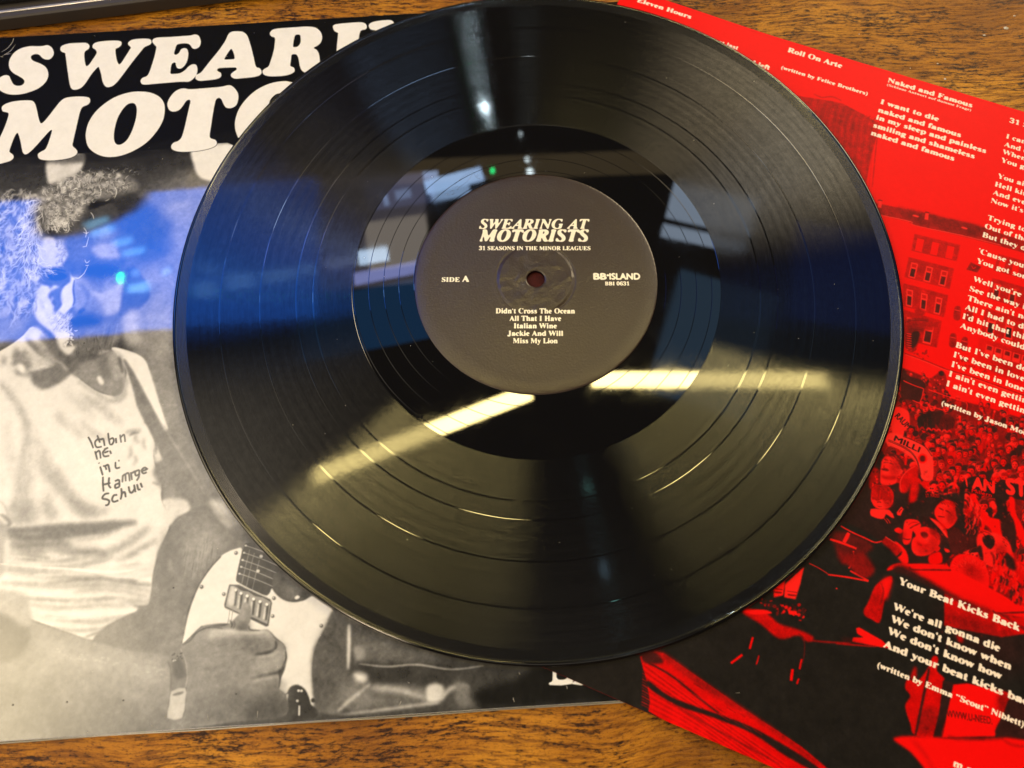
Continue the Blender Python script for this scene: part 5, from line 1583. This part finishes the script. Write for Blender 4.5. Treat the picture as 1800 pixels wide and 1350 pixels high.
def mat_print(name, img, rough, coat, coat_rough, coat_ior, wave=.0, tint=(1, 1, 1), bump_scale=60, spec=.5):
    m, nt, N, L, P = new_mat(name)
    tx = node(nt, 'ShaderNodeTexImage', image=img, interpolation='Cubic')
    uv = node(nt, 'ShaderNodeUVMap', uv_map='UVMap')
    L.new(uv.outputs[0], tx.inputs['Vector'])
    L.new(tx.outputs['Color'], P.inputs['Base Color'])
    P.inputs['Roughness'].default_value = rough
    P.inputs['Specular IOR Level'].default_value = spec
    P.inputs['Coat Weight'].default_value = coat
    P.inputs['Coat Roughness'].default_value = coat_rough
    P.inputs['Coat IOR'].default_value = coat_ior
    if wave:
        tc = node(nt, 'ShaderNodeTexCoord')
        n = node(nt, 'ShaderNodeTexNoise', inp={'Scale': bump_scale, 'Detail': 3.0, 'Roughness': .5})
        L.new(tc.outputs['Object'], n.inputs['Vector'])
        b = node(nt, 'ShaderNodeBump', inp={'Strength': 1.0, 'Distance': wave})
        L.new(n.outputs['Fac'], b.inputs['Height'])
        L.new(b.outputs[0], P.inputs['Coat Normal'])
        L.new(b.outputs[0], P.inputs['Normal'])
    return m


def plain(name, col, rough=.5, spec=.5, coat=0.0, bump=None):
    m, nt, N, L, P = new_mat(name)
    P.inputs['Base Color'].default_value = (*col, 1)
    P.inputs['Roughness'].default_value = rough
    P.inputs['Specular IOR Level'].default_value = spec
    P.inputs['Coat Weight'].default_value = coat
    P.inputs['Coat Roughness'].default_value = .03
    tc = node(nt, 'ShaderNodeTexCoord')
    n = node(nt, 'ShaderNodeTexNoise', inp={'Scale': bump[0] if bump else 900.0, 'Detail': 3.0})
    L.new(tc.outputs['Object'], n.inputs['Vector'])
    b = node(nt, 'ShaderNodeBump', inp={'Strength': 1.0, 'Distance': bump[1] if bump else 1e-6})
    L.new(n.outputs['Fac'], b.inputs['Height'])
    L.new(b.outputs[0], P.inputs['Normal'])
    return m


def polar(nt):
    """(angle, radius) of the record as a vector for textures, and the direction along the groove"""
    L = nt.links
    tc = node(nt, 'ShaderNodeTexCoord')
    sp = node(nt, 'ShaderNodeSeparateXYZ')
    L.new(tc.outputs['Object'], sp.inputs[0])
    an = node(nt, 'ShaderNodeMath', operation='ARCTAN2')
    L.new(sp.outputs['Y'], an.inputs[0])
    L.new(sp.outputs['X'], an.inputs[1])
    fl = node(nt, 'ShaderNodeCombineXYZ')
    L.new(sp.outputs['X'], fl.inputs['X'])
    L.new(sp.outputs['Y'], fl.inputs['Y'])
    ln = node(nt, 'ShaderNodeVectorMath', operation='LENGTH')
    L.new(fl.outputs[0], ln.inputs[0])
    cr = node(nt, 'ShaderNodeVectorMath', operation='CROSS_PRODUCT')
    cr.inputs[0].default_value = (0, 0, 1)
    L.new(fl.outputs[0], cr.inputs[1])
    nm = node(nt, 'ShaderNodeVectorMath', operation='NORMALIZE')
    L.new(cr.outputs[0], nm.inputs[0])
    return an.outputs[0], ln.outputs['Value'], nm.outputs[0], tc.outputs['Object']


VINYL_IOR = 1.62


def mat_vinyl_plain():
    m, nt, N, L, P = new_mat("black_vinyl")
    P.inputs['Base Color'].default_value = (.004, .004, .005, 1)
    P.inputs['Roughness'].default_value = .018
    P.inputs['IOR'].default_value = VINYL_IOR
    tc = node(nt, 'ShaderNodeTexCoord')
    n = node(nt, 'ShaderNodeTexNoise', inp={'Scale': 45.0, 'Detail': 2.0})
    L.new(tc.outputs['Object'], n.inputs['Vector'])
    sm = node(nt, 'ShaderNodeTexNoise', inp={'Scale': 26.0, 'Detail': 6.0, 'Roughness': .7})
    L.new(tc.outputs['Object'], sm.inputs['Vector'])
    sr = node(nt, 'ShaderNodeMapRange', inp={'From Min': .45, 'From Max': .75, 'To Min': .015, 'To Max': .07})
    L.new(sm.outputs['Fac'], sr.inputs['Value'])
    L.new(sr.outputs[0], P.inputs['Roughness'])
    b = node(nt, 'ShaderNodeBump', inp={'Strength': 1.0, 'Distance': .000006})
    L.new(n.outputs['Fac'], b.inputs['Height'])
    L.new(b.outputs[0], P.inputs['Normal'])
    return m


def mat_vinyl_grooves():
    m = bpy.data.materials.new("grooved_vinyl")
    m.use_nodes = True
    nt = m.node_tree
    nt.nodes.clear()
    L = nt.links
    ang, rad, tan, obj = polar(nt)
    out = node(nt, 'ShaderNodeOutputMaterial')
    # grain of the music: short dashes along the groove
    aw = node(nt, 'ShaderNodeMath', operation='MULTIPLY')
    aw.inputs[1].default_value = 7.0
    L.new(ang, aw.inputs[0])
    rw = node(nt, 'ShaderNodeMath', operation='MULTIPLY')
    rw.inputs[1].default_value = 900.0
    L.new(rad, rw.inputs[0])
    v = node(nt, 'ShaderNodeCombineXYZ')
    L.new(aw.outputs[0], v.inputs[0])
    L.new(rw.outputs[0], v.inputs[1])
    n1 = node(nt, 'ShaderNodeTexNoise', inp={'Scale': 2.2, 'Detail': 5.0, 'Roughness': .65})
    L.new(v.outputs[0], n1.inputs['Vector'])
    # loudness of the music: rings
    rv = node(nt, 'ShaderNodeCombineXYZ')
    L.new(rad, rv.inputs[0])
    n2 = node(nt, 'ShaderNodeTexNoise', inp={'Scale': 520.0, 'Detail': 5.0, 'Roughness': .7})
    L.new(rv.outputs[0], n2.inputs['Vector'])
    # mottled sparkle
    n3 = node(nt, 'ShaderNodeTexNoise', inp={'Scale': 420.0, 'Detail': 4.0, 'Roughness': .7})
    L.new(obj, n3.inputs['Vector'])
    b1 = node(nt, 'ShaderNodeBump', inp={'Strength': 1.0, 'Distance': .000005})
    L.new(n3.outputs['Fac'], b1.inputs['Height'])
    b2 = node(nt, 'ShaderNodeBump', inp={'Strength': 1.0, 'Distance': .000003})
    L.new(n1.outputs['Fac'], b2.inputs['Height'])
    L.new(b1.outputs[0], b2.inputs['Normal'])
    # wide fan across the groove
    g1 = node(nt, 'ShaderNodeBsdfAnisotropic', distribution='BECKMANN')
    g1.inputs['Roughness'].default_value = .180
    g1.inputs['Anisotropy'].default_value = .80
    g1.inputs['Color'].default_value = (.84, .84, .82, 1)
    c1 = node(nt, 'ShaderNodeMapRange', inp={'From Min': .32, 'From Max': .68, 'To Min': .48, 'To Max': .85})
    L.new(n2.outputs['Fac'], c1.inputs['Value'])
    c2 = node(nt, 'ShaderNodeMapRange', inp={'From Min': .3, 'From Max': .7, 'To Min': .72, 'To Max': 1.08})
    L.new(n1.outputs['Fac'], c2.inputs['Value'])
    c3 = node(nt, 'ShaderNodeMapRange', inp={'From Min': .35, 'From Max': .65, 'To Min': .82, 'To Max': 1.12})
    L.new(n3.outputs['Fac'], c3.inputs['Value'])
    m1 = node(nt, 'ShaderNodeMath', operation='MULTIPLY')
    L.new(c1.outputs[0], m1.inputs[0])
    L.new(c2.outputs[0], m1.inputs[1])
    m2 = node(nt, 'ShaderNodeMath', operation='MULTIPLY')
    L.new(m1.outputs[0], m2.inputs[0])
    L.new(c3.outputs[0], m2.inputs[1])
    L.new(m2.outputs[0], g1.inputs['Color'])
    L.new(tan, g1.inputs['Tangent'])
    L.new(b2.outputs[0], g1.inputs['Normal'])
    # flat land between the grooves: nearly a mirror
    g2 = node(nt, 'ShaderNodeBsdfAnisotropic', distribution='BECKMANN')
    g2.inputs['Roughness'].default_value = .05
    g2.inputs['Anisotropy'].default_value = .35
    g2.inputs['Color'].default_value = (1, 1, 1, 1)
    L.new(tan, g2.inputs['Tangent'])
    L.new(b2.outputs[0], g2.inputs['Normal'])
    mr = node(nt, 'ShaderNodeMapRange', inp={'From Min': .3, 'From Max': .7, 'To Min': .74, 'To Max': .88})
    L.new(n2.outputs['Fac'], mr.inputs['Value'])
    mix = node(nt, 'ShaderNodeMixShader')
    L.new(mr.outputs[0], mix.inputs[0])
    L.new(g2.outputs[0], mix.inputs[1])
    L.new(g1.outputs[0], mix.inputs[2])
    d = node(nt, 'ShaderNodeBsdfDiffuse', inp={'Color': (.004, .004, .005, 1)})
    fr = node(nt, 'ShaderNodeFresnel', inp={'IOR': VINYL_IOR})
    mx = node(nt, 'ShaderNodeMixShader')
    L.new(fr.outputs[0], mx.inputs[0])
    L.new(d.outputs[0], mx.inputs[1])
    L.new(mix.outputs[0], mx.inputs[2])
    L.new(mx.outputs[0], out.inputs[0])
    return m


def mat_label(img):
    m = mat_print("label_paper", img, .30, 0.0, .1, 1.5, wave=.00009, bump_scale=1100, spec=.55)
    return m


M_VINYL = mat_vinyl_plain()
M_GROOVE = mat_vinyl_grooves()
M_LEAD = plain("lead_in_vinyl", (.004, .004, .005), .20, .5)
M_LEAD.node_tree.nodes["Principled BSDF"].inputs['IOR'].default_value = VINYL_IOR

# ================================================================== table
tb = link_mesh("table_top", [(-.9, -.6, Z_TABLE - .03), (.9, -.6, Z_TABLE - .03), (.9, .8, Z_TABLE - .03), (-.9, .8, Z_TABLE - .03),
                             (-.9, -.6, Z_TABLE), (.9, -.6, Z_TABLE), (.9, .8, Z_TABLE), (-.9, .8, Z_TABLE)],
               [(0, 3, 2, 1), (4, 5, 6, 7), (0, 1, 5, 4), (1, 2, 6, 5), (2, 3, 7, 6), (3, 0, 4, 7)], mat_wood())
tb["kind"] = "structure"

# ================================================================== record sleeve in its film
s_ang = math.atan2(S_X[1], S_X[0])
base = S_O + S_Y * S_SIZE
sleeve = thing("record_sleeve", "black and white record sleeve with cream title letters, in clear film", "record sleeve",
               (base[0], base[1], Z_TABLE), s_ang)


def sheet(name, size, thick, mat_top, mat_side, parent, z0, zf=None, nx=1, ny=1, bev=.0004):
    """flat card; local x along the upper edge, local y away from the viewer"""
    V, Fc, UV = [], [], []
    for s in (1, 0):
        for j in range(ny + 1):
            for i in range(nx + 1):
                x, y = size * i / nx, size * j / ny
                z = z0 + (thick if s else 0)
                if zf:
                    z += zf(x, y)
                V.append((x, y, z))
    n = (nx + 1) * (ny + 1)
    idx = lambda s, i, j: (0 if s else n) + j * (nx + 1) + i
    for j in range(ny):
        for i in range(nx):
            Fc.append((idx(1, i, j), idx(1, i + 1, j), idx(1, i + 1, j + 1), idx(1, i, j + 1)))
    nt_ = len(Fc)
    for j in range(ny):
        for i in range(nx):
            Fc.append((idx(0, i, j), idx(0, i, j + 1), idx(0, i + 1, j + 1), idx(0, i + 1, j)))
    for i in range(nx):
        Fc.append((idx(0, i, 0), idx(0, i + 1, 0), idx(1, i + 1, 0), idx(1, i, 0)))
        Fc.append((idx(0, i + 1, ny), idx(0, i, ny), idx(1, i, ny), idx(1, i + 1, ny)))
    for j in range(ny):
        Fc.append((idx(0, 0, j + 1), idx(0, 0, j), idx(1, 0, j), idx(1, 0, j + 1)))
        Fc.append((idx(0, nx, j), idx(0, nx, j + 1), idx(1, nx, j + 1), idx(1, nx, j)))
    o = link_mesh(name, V, Fc, mat_top, parent, False)
    o.data.materials.append(mat_side)
    for k, p in enumerate(o.data.polygons):
        p.material_index = 0 if k < nt_ else 1
        p.use_smooth = False
    uv = o.data.uv_layers.new(name='UVMap')
    for lp in o.data.loops:
        v = o.data.vertices[lp.vertex_index].co
        uv.data[lp.index].uv = (v.x / size, v.y / size)
    return o


im_s = make_image("sleeve_print", draw_sleeve())
M_SLEEVE = mat_print("film_over_print", im_s, .42, 1.0, .03, 1.95, wave=.00006, bump_scale=22, spec=.06)
card = plain("black_card", (.03, .028, .027), .5)
film = plain("clear_film", (.35, .33, .30), .12, .9, 1.0)
cover = sheet("cover_board", S_SIZE, Z_SLEEVE - Z_TABLE, M_SLEEVE, card, sleeve, 0.0)
# sealed edge of the film along the lower side and creases of it
zt = Z_SLEEVE - Z_TABLE
pts = [(x, -.00035 + .00012 * math.sin(x * 90), .0009 + .0003 * math.sin(x * 47)) for x in np.linspace(-.0005, S_SIZE + .0005, 60)]
tube("film_seam", pts, .00028, film, sleeve, 8)
pts = [(x, .0002 + .00008 * math.sin(x * 60 + 1), zt + .00002) for x in np.linspace(0, S_SIZE, 60)]
tube("film_seam", pts, .00012, film, sleeve, 8)


def s_loc(px, py):
    w = px_to_world([(px, py)], lambda x: x * 0 + Z_SLEEVE)[0] - S_O
    return (w @ S_X, S_SIZE - w @ S_Y, zt)


r2 = random.Random(5)
for path in ([(2, 92), (14, 84), (22, 74), (24, 67)], [(4, 98), (18, 90), (27, 78)], [(0, 99), (3, 99.5), (6, 100)], [(8, 96), (14, 95), (19, 94)]):
    tube("film_crease", [s_loc(*p) for p in smooth(path, 4, False)], [.00004 + .00010 * math.sin(math.pi * i / (4 * (len(path) - 1))) for i in range(4 * (len(path) - 1) + 1)], film, sleeve, 6)
for path in ([(264, 1272), (268, 1277)], [(290, 1262), (292, 1256)], [(364, 1255), (367, 1265)], [(152, 1285), (155, 1288)], [(452, 1262), (453, 1250)],
             [(702, 1240), (705, 1232)], [(912, 1181), (914, 1186)], [(717, 1199), (720, 1201)], [(904, 1234), (902, 1227)], [(996, 1205), (997, 1211)]):
    tube("film_crease", [s_loc(*p) for p in path], .00010, film, sleeve, 6)
hole_m = plain("shade_in_hole", (.02, .018, .016), .6)
for x, y in ((23, 1239), (118, 1234), (217, 1231), (415, 1220), (305, 1033), (148, 603)):
    lx, ly, lz = s_loc(x, y)
    V = [(lx + .00034 * math.cos(a) * (1 + .3 * math.sin(3 * a + x)), ly + .0003 * math.sin(a), lz + .00003) for a in np.linspace(0, 2 * math.pi, 12, endpoint=False)]
    V += [(lx + (v[0] - lx) * .9, ly + (v[1] - ly) * .9, lz + .00006) for v in V]
    link_mesh("film_air_hole", V, [(k, (k + 1) % 12, 12 + (k + 1) % 12, 12 + k) for k in range(12)] + [tuple(range(12, 24))], hole_m, sleeve)
# dust on the film
dust_m = plain("pale_dust", (.75, .72, .65), .6)

# ================================================================== red lyric sheet
i_ang = math.atan2(I_X[1], I_X[0])
ib = I_O + I_Y * I_SIZE
insert = thing("lyric_sheet", "red and black sheet printed with song lyrics, partly under the record", "lyric sheet",
               (ib[0], ib[1], Z_TABLE), i_ang)
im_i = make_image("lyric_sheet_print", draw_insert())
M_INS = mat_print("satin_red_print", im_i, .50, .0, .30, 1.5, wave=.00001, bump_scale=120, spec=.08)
paper_edge = plain("white_paper_edge", (.75, .70, .66), .6)


def ins_dz(x, y):
    wx = ib[0] + I_X[0] * x - I_X[1] * y
    return float(insert_z(wx)) - Z_TABLE


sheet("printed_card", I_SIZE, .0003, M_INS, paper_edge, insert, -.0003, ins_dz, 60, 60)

# ================================================================== the record
rec = thing("vinyl_record", "black vinyl record with a dark brown paper label", "record", (0, 0, -.00165))
ZT = .00165                    # playing surface, from the underside
# outer bead and lead-in
bead = [(.0000, 0)]
prof = [(.1440, .0001), (.1486, .00005)]
for k in range(13):
    a = -math.pi / 2 + math.pi * k / 12
    prof.append((.1490 + .00125 * math.cos(a) ** .8 if math.cos(a) > 0 else .1490, .00098 + .00090 * math.sin(a)))
prof += [(.1487, ZT + .00006)]
rim = lathe("rim", prof, M_VINYL, rec, 720)
GR_Z = ZT
lead = []
r = .1487
lead.append((r, ZT + .00004))
for k in range(7):
    r -= .00055
    lead += [(r + .00016, ZT), (r + .00003, ZT - .00007), (r - .00010, ZT)]
lead.append((.1445, ZT))
lathe("lead_in", lead, M_LEAD, rec, 720, smooth_f=False)
edges = [.1445, .1309, .1144, .0994, .0924, .0764]
for k in range(5):
    r0, r1 = edges[k] - (.00028 if k else 0), edges[k + 1] + (.00028 if k < 4 else 0)
    lathe("groove_band", [(r0, ZT - .00002), (r1, ZT - .00002)], M_GROOVE, rec, 540)
for k in range(1, 5):
    rr = edges[k]
    lathe("track_gap", [(rr + .00028, ZT - .00002), (rr + .00013, ZT - .00002), (rr, ZT - .000008), (rr - .00013, ZT - .00002), (rr - .00028, ZT - .00002)], M_VINYL, rec, 720, smooth_f=False)
lathe("runout_area", [(.0764, ZT - .00002), (.0763, ZT - .00008), (.0505, ZT - .00008)], M_VINYL, rec, 720, smooth_f=False)
# the spiral runout groove
V, Fc = [], []
turns, n = 4.1, 900
for i in range(n + 1):
    th = math.radians(150) + 2 * math.pi * turns * i / n
    rr = .0763 - .0063 * turns * i / n
    for dr, dz in ((.00013, -.00008), (0, -.00006), (-.00013, -.00008)):
        V.append(((rr + dr) * math.cos(th), (rr + dr) * math.sin(th), ZT + dz + .000004))
for i in range(n):
    for k in range(2):
        Fc.append((i * 3 + k, (i + 1) * 3 + k, (i + 1) * 3 + k + 1, i * 3 + k + 1))
link_mesh("runout_groove", V, Fc, M_VINYL, rec, False)
# underside closes the disc
lathe("underside", [(.1440, .0001), (.0037, .0001)], M_VINYL, rec, 360)
# scratched matrix number in the runout
scr = plain("scratch", (.10, .11, .13), .25, .8)
for p in ([(795, 330), (812, 312), (832, 300)], [(760, 350), (800, 322)], [(806, 330), (822, 318)], [(822, 318), (828, 310), (832, 302)], [(834, 306), (838, 312), (846, 314)],
          [(838, 311), (842, 304)], [(792, 337), (796, 334), (798, 338), (794, 342), (800, 340)], [(800, 330), (804, 327), (806, 331), (803, 334)], [(784, 342), (787, 340), (789, 344)]):
    P3 = [plane_pt(x, y, 0) for x, y in smooth(p, 4, False)] if len(p) > 2 else [plane_pt(x, y, 0) for x, y in p]
    tube("scratched_sign", [(q[0], q[1], ZT - .00007) for q in P3], .00004, scr, rec, 5)


# paper label
L_SZ, L_PX = .104, 1400


def label_tex_from_px(P):
    out = []
    for x, y in np.asarray(P, float).reshape(-1, 2):
        w = plane_pt(x, y, 0)
        out.append(((w[0] + L_SZ / 2) / L_SZ * L_PX, (L_SZ / 2 - w[1]) / L_SZ * L_PX))
    return np.array(out)


def draw_label():
    cv = Canvas(L_PX, L_PX, 3, label_tex_from_px, (.185, .133, .112))
    g = blur(rng.normal(0, 1, (L_PX, L_PX)).astype(np.float32), 1.2)
    cv.a *= 1 + g[:, :, None] * .10
    CRM = (.98, .96, .88)

    def ln(t, a, b, cap, style='bold', fat=.05, thr=.26, k=1.50):
        s0, s1 = label_tex_from_px([a])[0], label_tex_from_px([b])[0]
        top = label_tex_from_px([(a[0], a[1] - cap)])[0]
        put_text(cv, t, s0, (s1 - s0)[0], abs(top[1] - s0[1]) * k, CRM, style, fat, thr=thr)
    ln("SWEARING AT", (842.4, 402.0), (1036.5, 402.0), 16.3, 'ital', .040, .24)
    ln("MOTORISTS", (842, 424.2), (1035.5, 424.2), 20.0, 'ital', .042, .23)
    ln("31 SEASONS IN THE MINOR LEAGUES", (842, 439.6), (1038, 439.6), 6.6, 'bold', .05, .24)
    ln("SIDE", (776.6, 495.3), (808, 495.3), 7.6, 'bold', .045, .25)
    ln("A", (812, 495.3), (825, 495.3), 10.4, 'bold', .045, .25)
    ln("BB", (1044, 491.2), (1066, 491.2), 10.4, 'sans', .045, .16)
    ln("*", (1066.5, 488.5), (1071, 488.5), 6.0, 'sans', .06, .16)
    ln("ISLAND", (1072, 491.2), (1125, 491.2), 10.4, 'sans', .045, .16)
    ln("BBI 0631", (1063.5, 501.6), (1106.5, 501.6), 6.2, 'bold', .045, .24)
    for t, y, w in (("Didn‘t Cross The Ocean", 550.8, 139.5), ("All That I Have", 564, 91), ("Italian Wine", 577, 76), ("Jackie And Will", 590.2, 98), ("Miss My Lion", 603.3, 78.5)):
        ln(t, (941 - w / 2, y), (941 + w / 2, y), 8.6, 'bold', .045, .25)
    return cv


im_l = make_image("label_print", draw_label())
M_LABEL = mat_label(im_l)
lp = []
for rr, dz in ((.0504, -.00010), (.0502, .00000), (.0496, .00006), (.0485, .00012), (.0470, .00016), (.0450, .00016), (.0430, .00008), (.0400, .0), (.0300, .0), (.0190, .0), (.0178, .00002), (.0170, .00007),
               (.0166, .00004), (.0163, -.00010), (.0158, -.00004), (.0150, .0), (.0120, .0), (.0085, -.00004), (.0060, .00002), (.0046, .00010), (.0040, .00004), (.00375, -.00012)):
    lp.append((rr, ZT + dz))
lab = lathe("paper_label", lp, M_LABEL, rec, 240)
uv = lab.data.uv_layers.new(name='UVMap')
for q in lab.data.loops:
    v = lab.data.vertices[q.vertex_index].co
    uv.data[q.index].uv = ((v.x + L_SZ / 2) / L_SZ, (v.y + L_SZ / 2) / L_SZ)
# puckered paper round the hole: a second, larger relief in the shader
nt = M_LABEL.node_tree
ang, rad, tan, obj = polar(nt)
n5 = node(nt, 'ShaderNodeTexNoise', inp={'Scale': 130.0, 'Detail': 1.5, 'Distortion': .8})
nt.links.new(obj, n5.inputs['Vector'])
mr = node(nt, 'ShaderNodeMapRange', inp={'From Min': .0150, 'From Max': .0165, 'To Min': 1.0, 'To Max': 0.0})
nt.links.new(rad, mr.inputs['Value'])
mm = node(nt, 'ShaderNodeMath', operation='MULTIPLY')
nt.links.new(mr.outputs[0], mm.inputs[0])
nt.links.new(n5.outputs['Fac'], mm.inputs[1])
bb = node(nt, 'ShaderNodeBump', inp={'Strength': 1.0, 'Distance': .0005})
nt.links.new(mm.outputs[0], bb.inputs['Height'])
old = [n for n in nt.nodes if n.type == 'BUMP' and n != bb][0]
nt.links.new(bb.outputs[0], old.inputs['Normal'])
lathe("spindle_hole_wall", [(.00375, ZT - .0001), (.00365, ZT - .0004), (.00365, .0001)], M_VINYL, rec, 96)

# ================================================================== flat case at the far left edge
k0, k1 = plane_pt(0, 31, .004), plane_pt(248, 0, .004)
ca = math.atan2(k1[1] - k0[1], k1[0] - k0[0])
case = thing("closed_laptop", "dark grey flat case with a bright trim line, cut off at the top left corner", "laptop", (k0[0] - .12, k0[1] - .12 * math.tan(ca), Z_TABLE), ca)
grey = plain("dark_grey_shell", (.05, .045, .045), .5, .3, 0, (300, .00001))
trim = plain("bright_metal_trim", (.66, .64, .60), .28, .8)
trim.node_tree.nodes["Principled BSDF"].inputs['Metallic'].default_value = .7
black = plain("black_lid", (.006, .006, .007), .25, .5)


def slab(name, x0, x1, y0, y1, z0, z1, mat, parent, bev=.0006):
    V = []
    for z, o in ((z0, bev), (z0 + bev, 0), (z1 - bev, 0), (z1, bev)):
        V += [(x0 + o, y0 + o, z), (x1 - o, y0 + o, z), (x1 - o, y1 - o, z), (x0 + o, y1 - o, z)]
    Fc = [(3, 2, 1, 0), (12, 13, 14, 15)]
    for l in range(3):
        for k in range(4):
            Fc.append((l * 4 + k, l * 4 + (k + 1) % 4, l * 4 + 4 + (k + 1) % 4, l * 4 + 4 + k))
    return link_mesh(name, V, Fc, mat, parent)


slab("base_shell", 0, .34, 0, .23, .0004, .0078, grey, case, .0007)
slab("trim_strip", .001, .339, .0030, .0042, .0078, .0083, trim, case, .0001)
slab("lid", .001, .339, .0078, .229, .0079, .0128, black, case, .0006)
for x in (.02, .32):
    for y in (.02, .21):
        slab("rubber_foot", x - .006, x + .006, y - .006, y + .006, 0, .0005, black, case, .0001)

# ================================================================== dust and small marks
def dust_bits(name, zfun, spots, parent):
    V, Fc = [], []
    rr = random.Random(9)
    for (x, y, s) in spots:
        z = zfun(x, y)
        a0 = rr.uniform(0, 3)
        b = len(V)
        e = rr.uniform(1, 2.2)
        for k in range(5):
            a = a0 + 2 * math.pi * k / 5
            V.append((x + s * e * math.cos(a), y + s * math.sin(a), z + s * .2))
        V.append((x, y, z + s))
        for k in range(5):
            Fc.append((b + k, b + (k + 1) % 5, b + 5))
    o = link_mesh(name, V, Fc, dust_m, None)
    o["kind"] = "stuff"
    return o


rr = random.Random(21)
sp = []
for k in range(46):
    a, q = rr.uniform(0, 6.28), rr.uniform(.052, .148)
    sp.append((q * math.cos(a), q * math.sin(a), rr.uniform(.00004, .00011)))
dust_bits("dust_on_record", lambda x, y: 0.00002, sp, None)
sp = []
for k in range(60):
    w = S_O + S_X * rr.uniform(0, .2) + S_Y * rr.uniform(0, .3)
    if math.hypot(*w) < .152:
        continue
    sp.append((w[0], w[1], rr.uniform(.00004, .0001)))
dust_bits("dust_on_sleeve", lambda x, y: Z_SLEEVE + .00002, sp, None)
sp = []
for px, py, s in ((1768, 50, .0009), (1730, 62, .0004), (1783, 28, .0004), (1661, 139, .0005), (1648, 112, .0003), (1600, 120, .0002), (1510, 60, .0002), (1690, 160, .0002)):
    w = plane_pt(px, py, Z_TABLE)
    sp.append((w[0], w[1], s))
dust_bits("crumbs_on_table", lambda x, y: Z_TABLE + .00002, sp, None)
